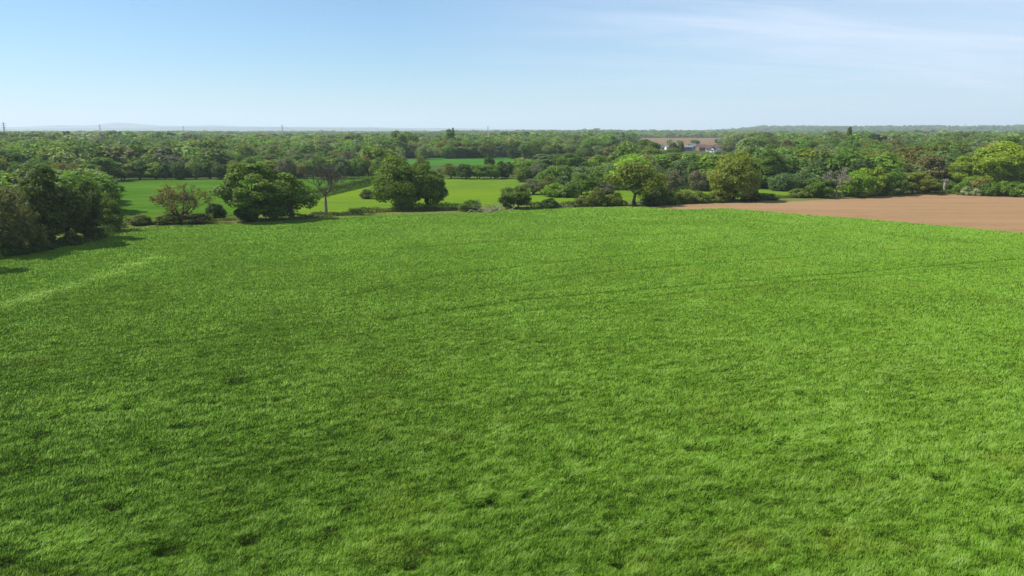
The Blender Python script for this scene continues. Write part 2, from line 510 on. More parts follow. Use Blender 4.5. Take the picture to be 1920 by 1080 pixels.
sheet('ploughed_field', [(1215, 392.5), (1290, 394.5), (1365, 393.3), (1500, 404.5), (1640, 415), (1920, 440.5), (2300, 475), (2500, 440), (2300, 392), (1935, 367), (1850, 364), (1740, 363.5), (1640, 368), (1500, 377), (1380, 380), (1290, 383.5), (1225, 387)], M_PLOUGH, -.02)
sheet('meadow', [(380, 421), (500, 414), (640, 404), (820, 397), (960, 391), (1100, 386), (1240, 384), (1400, 379), (1520, 372), (1620, 367), (1620, 352), (1480, 352), (1350, 352), (1150, 354), (1010, 350), (1000, 333), (840, 332), (703, 342), (545, 382), (470, 400)], M_MEADOW, -.10)
sheet('left_field', [(150, 412), (260, 416), (420, 405), (545, 380), (703, 341), (705, 333), (600, 331), (430, 334), (190, 338), (120, 350)], M_LEFTF, -.12)
sheet('far_green_field', [(780, 311), (880, 310), (965, 308), (985, 302), (968, 295.5), (800, 294.5), (720, 296)], M_FARF, -.10)
sheet('far_brown_field', [(962, 308), (1030, 316), (1100, 312), (1175, 304), (1165, 293), (975, 295)], M_FARP, -.09)
sheet('distant_ploughed_field', [(1185, 276), (1300, 276), (1350, 272), (1362, 262), (1352, 258.4), (1190, 258.4)], M_FARP, -.08)
sheet('verge', [(-60, 520), (0, 497), (60, 474), (150, 462), (215, 430), (300, 426), (400, 423), (480, 419), (620, 411), (760, 404), (870, 402), (960, 395), (1100, 389.5), (1240, 387), (1380, 382), (1510, 377.5), (1640, 369), (1740, 364.5), (1850, 365), (1940, 368), (1980, 358), (1740, 357), (1620, 362), (1500, 369), (1380, 373), (1240, 377), (1100, 380), (960, 385), (780, 391), (620, 399), (480, 406), (400, 411), (230, 414), (90, 440), (-60, 470)], M_VERGE, -.05)

# ------------------------------------------------------------------ plant builders
def unit(v):
    return v / np.maximum(np.linalg.norm(v, axis=-1, keepdims=True), 1e-9)


def leaf_quads(p, n, size, g, jit=.7):
    k = len(p)
    nn = unit(n + jit * g.normal(0, .6, (k, 3)))
    t = unit(np.cross(nn, g.normal(0, 1, (k, 3))))
    b = np.cross(nn, t)
    s = size * g.uniform(.6, 1.35, (k, 1))
    v = np.stack([p - t * s, p - b * s * .62, p + t * s, p + b * s * .62], 1)
    return v.reshape(-1, 3)


def lobe_leaves(lobes, n, size, g, centre, nsub=16, jit=.8, spread=.34, fill=.12):
    """leaves on small clumps that sit on bigger lobes; lobes = rows of x y z r flatness"""
    lobes = np.asarray(lobes, float)
    wgt = lobes[:, 3] ** 2; wgt /= wgt.sum()
    P_, N_, T_ = [], [], []
    for L, w in zip(lobes, wgt):
        k = max(6, int(n * w))
        c = L[:3]; out = unit(c - centre + 1e-3)
        sub = unit(g.normal(0, 1, (nsub, 3)) + out * .75 + np.array([0, 0, .25]))
        rad = g.uniform(.74, 1.26, nsub)
        ton = np.clip(g.normal(.5, .17, nsub), 0, 1)
        i = g.integers(0, nsub, k)
        d = unit(sub[i] + spread * g.normal(0, 1, (k, 3)))
        r = L[3] * rad[i] * g.uniform(.78, 1.06, k)
        ins = g.random(k) < fill
        r = np.where(ins, r * g.uniform(.3, .9, k), r)
        p = c + d * r[:, None] * np.array([1, 1, L[4]])
        nrm = unit(d / np.array([1, 1, L[4]]) + np.array([0, 0, .15]))
        P_.append(p); N_.append(nrm); T_.append(np.clip(ton[i] + g.normal(0, .16, k), 0, 1))
    p = np.concatenate(P_); nn = np.concatenate(N_); t = np.concatenate(T_)
    return leaf_quads(p, nn, size, g, jit), np.repeat(t, 4)


class Tubes:
    def __init__(s):
        s.v, s.f, s.n = [], [], 0

    def add(s, pts, rad, sides=5):
        pts = np.asarray(pts, float); m = len(pts)
        d = np.gradient(pts, axis=0); d = unit(d)
        ref = np.array([.31, .93, .17])
        a = unit(np.cross(d, ref)); b = np.cross(d, a)
        ang = np.linspace(0, 2 * math.pi, sides, endpoint=False)
        rad = np.asarray(rad, float)[:, None, None]
        ring = pts[:, None, :] + rad * (np.cos(ang)[None, :, None] * a[:, None, :] + np.sin(ang)[None, :, None] * b[:, None, :])
        s.v.append(ring.reshape(-1, 3))
        i = np.arange(m - 1)[:, None] * sides; j = np.arange(sides)[None, :]; jn = (j + 1) % sides
        s.f.append(np.stack([i + j, i + jn, i + sides + jn, i + sides + j], -1).reshape(-1, 4) + s.n)
        s.n += m * sides

    def mesh(s, name, mat):
        me = np_mesh(name, np.concatenate(s.v), 4, np.concatenate(s.f), [mat])
        me.polygons.foreach_set('use_smooth', np.ones(len(me.polygons), dtype=bool))
        return me


def limb(T, a, b, r0, r1, g, sag=.12, seg=5, sides=5):
    a = np.asarray(a, float); b = np.asarray(b, float)
    t = np.linspace(0, 1, seg)[:, None]
    L = np.linalg.norm(b - a)
    mid = g.normal(0, sag * L * .5, 3) + np.array([0, 0, -.05 * L])
    pts = a * (1 - t) + b * t + mid * (4 * t * (1 - t)) * .6
    T.add(pts, r0 + (r1 - r0) * t[:, 0], sides)


def crown_lobes(g, w, h, base, n, rmin=.13, rmax=.24, shape='round', flat=.72):
    """lobes inside an uneven crown envelope w wide, from base to h"""
    out = []
    cz = base + (h - base) * .42
    tries = 0
    skew = g.normal(0, .08, 2) * w
    while len(out) < n and tries < 4000:
        tries += 1
        r = g.uniform(rmin, rmax) * w
        d = unit(g.normal(0, 1, 3))
        u = g.uniform(.35, 1.0) ** .6
        rz = (h - cz if d[2] > 0 else cz - base)
        a = math.atan2(d[1], d[0])
        env = 1 + .16 * math.sin(a * 2 + skew[0]) + .12 * math.sin(a * 3 + skew[1] * 3)
        if shape == 'flat': zz = abs(d[2]) ** .6 * math.copysign(1, d[2]); hx = 1.0
        elif shape == 'cone': zz = d[2]; hx = max(.18, 1 - max(0, (d[2] * u + 1) / 2) * .85)
        elif shape == 'dome': zz = d[2]; hx = 1.05 if d[2] < .3 else .95
        else: zz = d[2]; hx = 1.0
        c = np.array([d[0] * u * (w / 2 - r * .8) * env * hx, d[1] * u * (w / 2 - r * .8) * env * hx, cz + zz * u * (rz - r * flat * .8)])
        if any(np.linalg.norm((c - o[:3]) / np.array([1, 1, flat])) < .55 * (r + o[3]) * .75 for o in out): continue
        out.append(np.array([*c, r, flat * g.uniform(.8, 1.15)]))
    return np.array(out)


def make_kind(seed, w=13.0, h=14.0, base=2.2, nl=26, leaves=9000, size=.33, shape='round', flat=.72, trunk=.42, nsub=16, rmin=.12, rmax=.23, jit=.8, stems=1, limbs=True, fill=.12, bark=None, fork=.3, spread=.34):
    g = np.random.default_rng(seed)
    lob = crown_lobes(g, w, h, base, nl, rmin, rmax, shape, flat)
    v, t = lobe_leaves(lob, leaves, size, g, np.array([0, 0, base + (h - base) * .35]), nsub, jit, spread, fill)
    k = v.reshape(-1, 4, 3)[:, :, 2].min(1) > .05
    v = v.reshape(-1, 4, 3)[k].reshape(-1, 3); t = t.reshape(-1, 4)[k].ravel()
    cm_ = np_mesh('crown', v, 4, np.arange(len(v)).reshape(-1, 4), [M_LEAF], {'leaf_tone': t})
    T = Tubes()
    for s_ in range(stems):
        off = np.array([0, 0]) if stems == 1 else g.normal(0, .06 * w, 2)
        top = np.array([off[0] + g.normal(0, .3), off[1] + g.normal(0, .3), base + (h - base) * fork])
        zz = np.linspace(0, 1, 7)
        pts = np.stack([off[0] + (top[0] - off[0]) * zz + .12 * np.sin(zz * 5 + seed), off[1] + (top[1] - off[1]) * zz, -.15 + (top[2] + .15) * zz], 1)
        rr = trunk * (1 - .42 * zz) + trunk * .55 * np.exp(-zz * 9)
        T.add(pts, rr, 8)
        if limbs:
            sel = lob if stems == 1 else lob[s_::stems]
            for L in sel:
                limb(T, pts[g.integers(3, 7)], L[:3], trunk * .38, .05, g)
    tm = T.mesh('trunk', bark or M_BARK)
    return dict(crown=cm_, trunk=tm, w=w, h=h)


def branches(T, p, d, L, r, lev, g, ends, spread=.75, up=.12, kids=3, maxlev=4, shrink=.66):
    seg = 4
    pts = [np.array(p, float)]; dd = unit(np.array(d, float))
    for i in range(seg):
        dd = unit(dd + g.normal(0, .16, 3) + np.array([0, 0, up * .4]))
        pts.append(pts[-1] + dd * L / seg)
    r = max(r, .045); rad = np.linspace(r, max(r * .6, .04), seg + 1)
    T.add(pts, rad, 7 if lev == 0 else (5 if lev < 2 else 3))
    if lev >= maxlev:
        ends.append((pts[-1], dd)); ends.append((pts[2], dd)); return
    k = kids + int(g.random() < .5)
    for i in range(k):
        j = seg if i < 2 else g.integers(1, seg + 1)
        nd = unit(dd + g.normal(0, spread, 3) + np.array([0, 0, up]))
        branches(T, pts[j], nd, L * shrink * g.uniform(.75, 1.2), rad[j] * (.8 if i == 0 else .62), lev + 1, g, ends, spread, up, kids, maxlev, shrink)


def make_sparse(seed, w=12.0, h=12.0, trunk=.38, tl=.25, leaves=6, size=.16, leafy=.35, maxlev=4, kids=3, bark=None, flatten=1.0, up=.12, twig_r=None):
    """a tree whose branches show: recursive limbs, leaves only round the twig ends"""
    g = np.random.default_rng(seed)
    T = Tubes(); ends = []
    zz = np.linspace(0, 1, 5)
    top = h * tl
    T.add(np.stack([.2 * np.sin(zz * 3 + seed), .1 * zz, -.15 + (top + .15) * zz], 1), trunk * (1 - .25 * zz) + trunk * .5 * np.exp(-zz * 9), 8)
    e = np.array([.2 * math.sin(3 + seed), .1, top])
    for i in range(4):
        a = i * math.pi / 2 + g.uniform(-.4, .4)
        branches(T, e, (math.cos(a), math.sin(a), .75), h * .30, trunk * .55, 1, g, ends, up=up, kids=kids, maxlev=maxlev)
    V = np.concatenate(T.v)
    # fit the skeleton into w x h
    ext = max(np.percentile(np.abs(V[:, 0]), 99.5), np.percentile(np.abs(V[:, 1]), 99.5)); zt = np.percentile(V[:, 2], 99.8)
    sx = w / 2 / ext; sz = (h - top) / (zt - top)
    def fit(A):
        A = A.copy(); k = np.clip((A[:, 2] - top * .6) / (top * .8), 0, 1)
        A[:, 0] *= 1 + (sx - 1) * k; A[:, 1] *= 1 + (sx - 1) * k
        A[:, 2] = np.where(A[:, 2] > top, top + (A[:, 2] - top) * sz, A[:, 2]); return A
    T.v = [fit(a) for a in T.v]
    tm = T.mesh('trunk', bark or M_BARK)
    res = dict(trunk=tm, w=w, h=h, crown=None)
    if leaves:
        E = fit(np.array([q[0] for q in ends]))
        k = len(E) * leaves
        p = np.repeat(E, leaves, 0) + g.normal(0, leafy, (k, 3))
        v = leaf_quads(p, unit(p - np.array([0, 0, h * .5])), size, g, 1.2)
        ton = np.repeat(np.clip(np.repeat(g.normal(.5, .2, len(E)), leaves) + g.normal(0, .15, k), 0, 1), 4)
        res['crown'] = np_mesh('crown', v, 4, np.arange(len(v)).reshape(-1, 4), [M_LEAF], {'leaf_tone': ton})
    return res


# kinds: close ones have many small leaves, farther ones fewer and larger
KIND = {}
for i in range(5): KIND['oak%d' % i] = make_kind(100 + i, nl=34, leaves=21000, size=.27, nsub=22, rmin=.08, rmax=.19, base=1.2, fill=.06)
for i in range(3): KIND['wide%d' % i] = make_kind(120 + i, w=17, h=12, base=1.8, nl=34, leaves=20000, size=.27, shape='flat', flat=.55, rmin=.08, rmax=.16)
for i in range(6): KIND['mid%d' % i] = make_kind(200 + i, nl=11, leaves=9500, size=.36, nsub=34, base=.2, rmin=.22, rmax=.36, flat=.95, spread=.19)
for i in range(3): KIND['tall%d' % i] = make_kind(230 + i, w=9, h=15, nl=18, leaves=5500, size=.42, nsub=10, base=1.5, rmin=.17, rmax=.3)
for i in range(4): KIND['thin%d' % i] = make_kind(250 + i, w=11, h=13, nl=22, leaves=4200, size=.30, nsub=14, base=1.0, jit=1.3, fill=.35, flat=.95, bark=M_BARK_PALE, fork=.45)
for i in range(4): KIND['bush%d' % i] = make_kind(300 + i, w=7, h=5, base=-.6, nl=16, leaves=6000, size=.26, nsub=12, rmin=.17, rmax=.28, flat=.85, trunk=.12, stems=3, limbs=False)
for i in range(3): KIND['willow%d' % i] = make_kind(320 + i, w=8, h=8, base=-.4, nl=14, leaves=6500, size=.24, nsub=22, rmin=.2, rmax=.32, flat=1.1, trunk=.14, stems=3, shape='dome', jit=1.1, fill=.3)
for i in range(3): KIND['lumpy%d' % i] = make_kind(340 + i, w=10, h=9, base=.6, nl=22, leaves=9000, size=.28, nsub=14, trunk=.25, stems=2)
for i in range(3): KIND['dome%d' % i] = make_kind(360 + i, w=15, h=14, base=.8, nl=19, leaves=20000, size=.27, nsub=30, rmin=.14, rmax=.27, flat=.85, spread=.22, fill=.1)
KIND['spire'] = make_kind(400, w=5, h=18, base=.5, nl=20, leaves=3500, size=.45, shape='cone', rmin=.22, rmax=.36, trunk=.3, flat=1.3)
KIND['cedar'] = make_kind(401, w=14, h=13, base=4, nl=18, leaves=4000, size=.5, shape='flat', flat=.35)
for i in range(3): KIND['sparse%d' % i] = make_sparse(500 + i, leaves=16, size=.24, leafy=.55, maxlev=5)
KIND['bronze'] = make_sparse(510, w=15, h=9.5, tl=.16, leaves=4, size=.15, leafy=.38, maxlev=5, bark=M_BARK, trunk=.34)
KIND['dead'] = make_sparse(520, w=9.5, h=14, tl=.34, leaves=0, maxlev=6, kids=3, bark=M_BARK_PALE, trunk=.36, up=.3)
KIND['deadwide'] = make_sparse(521, w=9, h=8, tl=.25, leaves=0, maxlev=5, bark=M_DEAD, trunk=.3)
KIND['stag'] = make_sparse(523, w=5, h=7, tl=.45, leaves=2, size=.14, leafy=.3, maxlev=3, bark=M_DEAD, trunk=.35)

TINT = dict(dark=(.060, .104, .013), green=(.112, .186, .018), bright=(.155, .250, .018), lime=(.220, .285, .016), olive=(.150, .178, .026), gold=(.172, .200, .022), oak=(.105, .165, .012), shade=(.068, .100, .012), dull=(.125, .128, .036),  # shade: leaf colour darkened for the left corner oaks' unlit side
            bronze=(.185, .165, .028), brown=(.165, .160, .055), grey=(.155, .155, .080), pale=(.185, .240, .075), sage=(.122, .182, .060), blue=(.030, .062, .026), maroon=(.085, .026, .020), white=(.34, .38, .20))
TWORD = dict(oak='dark green', shade='dark green', dull='dull olive', dark='dark green', green='mid green', bright='bright green', lime='yellow green', olive='olive', gold='golden green', bronze='bronze brown', brown='brownish', grey='grey brown', pale='pale green', sage='grey green', blue='blackish green', maroon='deep maroon', white='white blossomed')
placed = []


def plant(name, label, px, base, top, wpx, kind, tint, cat='tree', group=None, parts=True, yd=None, z=0.0, rot=None):
    """a tree or bush that stands at pixel (px, base), reaches row top and is wpx pixels wide"""
    x, y = P(px, base)
    if yd: x, y = x * yd / y, yd
    K = KIND[kind]
    hgt = max(1.2, top_z(y, top) - z)
    wid = wpx / FPX * depth(y)
    root = bpy.data.objects.new(name, None)
    scene.collection.objects.link(root)
    root.empty_display_size = .5
    root.location = (x, y, z - .1)
    root.rotation_euler = (0, 0, rng.uniform(0, 6.28) if rot is None else rot)
    sx = wid / K['w']
    root.scale = (sx, sx, hgt / K['h'])
    j = rng.uniform(.96, 1.04, 3) * rng.uniform(.88, 1.12)
    col = tuple(float(c * q) for c, q in zip(TINT[tint], j))
    if K['crown'] is not None:
        link('crown', K['crown'], root, color=col)
    link('trunk', K['trunk'], root, color=col)
    tag(root, label, cat, group)
    placed.append((x, y, wid / 2))
    return root

# ------------------------------------------------------------------ the field-edge trees, left to right
G1 = 'trees along the near field edge'
A = plant
A('oak_tree', 'olive brown half leafed oak cut by the left edge of the picture', 8, 482, 333, 116, 'thin0', 'dull', group=G1)
A('oak_tree', 'greyish olive thinly leafed tree in front of the big dark left corner oak', 64, 473, 380, 66, 'thin2', 'dull', group=G1)
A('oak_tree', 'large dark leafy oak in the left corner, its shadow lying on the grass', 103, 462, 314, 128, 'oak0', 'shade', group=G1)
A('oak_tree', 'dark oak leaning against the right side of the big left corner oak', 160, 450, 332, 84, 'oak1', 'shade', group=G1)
A('oak_tree', 'low rounded oak at the right end of the left corner clump', 205, 434, 362, 60, 'oak2', 'oak', group=G1)
A('oak_tree', 'dark oak just beyond the left picture edge, seen by its shadow', -62, 512, 380, 100, 'oak3', 'oak', group=G1)
A('hawthorn_tree', 'low spreading bronze tree with open crooked branches in the left hedge', 338, 418, 345, 124, 'bronze', 'bronze', group=G1)
A('oak_tree', 'big round leafy oak with an ivy dark foot, left of the dead tree', 480, 414, 302, 146, 'oak4', 'oak', group=G1)
A('oak_tree', 'slim oak with a bare forked trunk, right beside the big round oak', 548, 409, 325, 96, 'thin1', 'oak', group=G1)
A('dead_tree', 'bare dead tree with grey branches standing between two leafy oaks', 612, 401, 299, 80, 'dead', 'grey', group=G1, rot=1.5)
A('oak_tree', 'tall broad bright green oak right of the dead tree, near the middle', 750, 392, 296, 112, 'dome0', 'oak', group=G1)
A('oak_tree', 'narrower dark oak touching the right side of the broad bright oak', 801, 391, 309, 74, 'oak0', 'oak', group=G1)
A('oak_tree', 'small round oak beside the heap of fallen branches', 964, 391, 344, 72, 'lumpy0', 'oak', group=G1)
A('oak_tree', 'thin golden green oak standing alone where the ploughed strip begins', 1190, 383, 307, 108, 'sparse0', 'gold', group=G1)
A('oak_tree', 'tall golden leafed oak with a forked dark trunk at the ploughed corner', 1376, 377, 288, 96, 'dome2', 'gold', group=G1)
A('dead_tree', 'pale bare branched tree rising from the row behind the ploughed field', 1567, 371, 313, 60, 'deadwide', 'grey', group=G1)
A('oak_tree', 'dark leafy tree at the left end of the row above the ploughed field', 1540, 371, 330, 52, 'lumpy1', 'green', group=G1)
A('oak_tree', 'yellow green tree second in the row above the ploughed field', 1604, 369, 316, 66, 'mid1', 'bright', group=G1)
A('oak_tree', 'yellow topped tree with dark foot, third in the row above the ploughed field', 1634, 367, 309, 56, 'lumpy2', 'lime', group=G1)
A('oak_tree', 'dark tree at the right end of the row, beside the flat topped hawthorn', 1666, 366, 318, 58, 'mid3', 'green', group=G1)
A('hawthorn_tree', 'flat topped bronze green hawthorn with a leaning dark trunk', 1711, 363, 318, 84, 'wide0', 'gold', group=G1)
A('hawthorn_tree', 'low dark hawthorn bush at the right foot of the flat topped one', 1744, 361, 332, 44, 'lumpy0', 'olive', group=G1)
A('oak_tree', 'low yellow green oak left of the huge right hand oak', 1812, 347, 294, 92, 'dome1', 'lime', group=G1)
A('oak_tree', 'huge spreading oak at the right edge of the picture, yellow green on top', 1866, 349, 268, 126, 'dome0', 'lime', group=G1)
A('oak_tree', 'tall dark oak rising behind the huge right hand oak', 1885, 338, 256, 84, 'oak2', 'oak', group=G1)
A('oak_tree', 'dark oak half cut by the right picture edge', 1940, 345, 275, 90, 'oak3', 'olive', group=G1)

# stump
T = Tubes(); g_ = np.random.default_rng(5)
T.add([(0, 0, -.2), (.05, 0, 1), (-.05, .05, 2.2), (.12, 0, 3.6), (.05, .1, 4.4)], [.75, .5, .48, .62, .5], 9)
for a in range(7):
    aa = a * .9
    limb(T, (.05, 0, 3.7), (math.cos(aa) * 1.0, math.sin(aa) * 1.0, 4.7 + .5 * math.sin(a * 3)), .26, .10, g_, sides=5)
sx_, sy_ = P(1770, 362.5)
st_ = link('tree_stump', T.mesh('tree_stump', M_DEAD), None, (sx_, sy_, 0))
st_.scale = (1.1, 1.1, 1.15)
tag(st_, 'pale pollarded stump standing at the far edge of the ploughed field', 'stump')


# bushes along the edges
GB = 'bushes along the field edges'
BUSH = [(24, 481, 450, 50, 'bush0', 'dark', 'dark thicket under the leftmost thin oak'), (74, 473, 446, 46, 'bush1', 'dark', 'green thicket at the foot of the left corner oaks'), (134, 461, 436, 44, 'bush2', 'dark', 'dark thicket right of the big left oak trunk'),
        (180, 449, 424, 40, 'bush3', 'dark', 'low green bush at the shadowed end of the left corner clump'), (262, 421, 402, 50, 'bush0', 'olive', 'olive bush left of the bronze tree in the left hedge'), (312, 420, 400, 44, 'lumpy1', 'olive', 'brown undergrowth round the foot of the bronze tree'), (368, 419, 398, 50, 'lumpy2', 'brown', 'brown undergrowth right of the bronze tree trunk'), (403, 411, 380, 38, 'bush3', 'dark', 'small dark bush left of the big round oak'),
        (468, 415, 380, 62, 'lumpy2', 'dark', 'dark ivy and bramble clump at the foot of the big round oak'), (512, 413, 378, 44, 'lumpy1', 'green', 'green bush between the big round oak and the slim oak'), (688, 372, 354, 30, 'bush1', 'olive', 'small olive bush left of the broad bright oak'), (722, 350, 331, 36, 'willow0', 'pale', 'pale bush at the far end of the trimmed diagonal hedge'),
        (880, 396, 374, 44, 'bush0', 'green', 'low green bush right of the broad bright oak'), (1030, 390, 372, 40, 'bush1', 'dark', 'dark low bush right of the small round oak'), (1092, 387, 367, 38, 'bush2', 'olive', 'olive bush in the hedge gap left of the thin golden oak'), (1120, 386, 350, 34, 'willow1', 'olive', 'upright olive bush in the hedge left of the thin golden oak'), (1152, 385, 362, 36, 'bush3', 'olive', 'short olive bush just left of the thin golden oak trunk'),
        (1228, 384, 362, 50, 'bush0', 'dark', 'dark green bush just right of the thin golden oak trunk'), (1252, 383, 358, 40, 'bush1', 'green', 'second green bush right of the thin golden oak'), (1282, 381, 356, 34, 'willow2', 'olive', 'small upright olive bush in the hedge by the ploughed strip'), (1310, 380, 358, 36, 'bush2', 'olive', 'olive bush left of the tall golden oak'), (1345, 379, 352, 44, 'bush3', 'gold', 'golden bush leaning on the tall golden oak'),
        (1412, 376, 358, 48, 'bush0', 'dark', 'dark bush right of the tall golden oak trunk'), (1440, 374, 362, 40, 'bush1', 'green', 'low green bush on the verge of the ploughed field'), (1500, 370, 354, 44, 'bush2', 'olive', 'low olive bush left of the row above the ploughed field'), (1530, 368, 350, 36, 'bush3', 'brown', 'low brown bush left of the pale bare tree'),
        (1468, 357, 322, 56, 'willow0', 'sage', 'smooth round grey green bush in the meadow behind the ploughed field'), (1507, 356, 315, 46, 'willow1', 'sage', 'darker round bush right of the smooth grey green one'),
        (1805, 365, 340, 36, 'bush0', 'green', 'green bush right of the pale stump'), (1783, 362, 342, 24, 'willow2', 'green', 'narrow bush touching the pale stump'), (1812, 366, 350, 26, 'bush1', 'white', 'hawthorn bush in white blossom at the end of the ploughed field'), (1838, 362, 334, 48, 'bush2', 'bronze', 'bronze tinted bush behind the white blossomed hawthorn'),
        (1831, 367, 353, 20, 'bush3', 'white', 'small white blossomed bush low at the ploughed field end'), (1854, 367, 341, 44, 'bush3', 'green', 'mid green bush right of the white blossom'), (1878, 367, 339, 42, 'bush0', 'bright', 'bright green bush below the huge right hand oak'), (1900, 368, 341, 42, 'bush1', 'green', 'rounded green bush near the right picture edge'), (1925, 369, 344, 44, 'bush2', 'bright', 'bright bush cut by the right picture edge'),
        (1826, 352, 328, 44, 'willow2', 'bright', 'rounded light green bush under the huge right hand oak'), (1770, 354, 335, 40, 'bush3', 'green', 'green bush behind the pale stump')]
for b in BUSH:
    plant('bush', b[6], b[0], b[1], b[2], b[3], b[4], b[5], 'bush', GB)

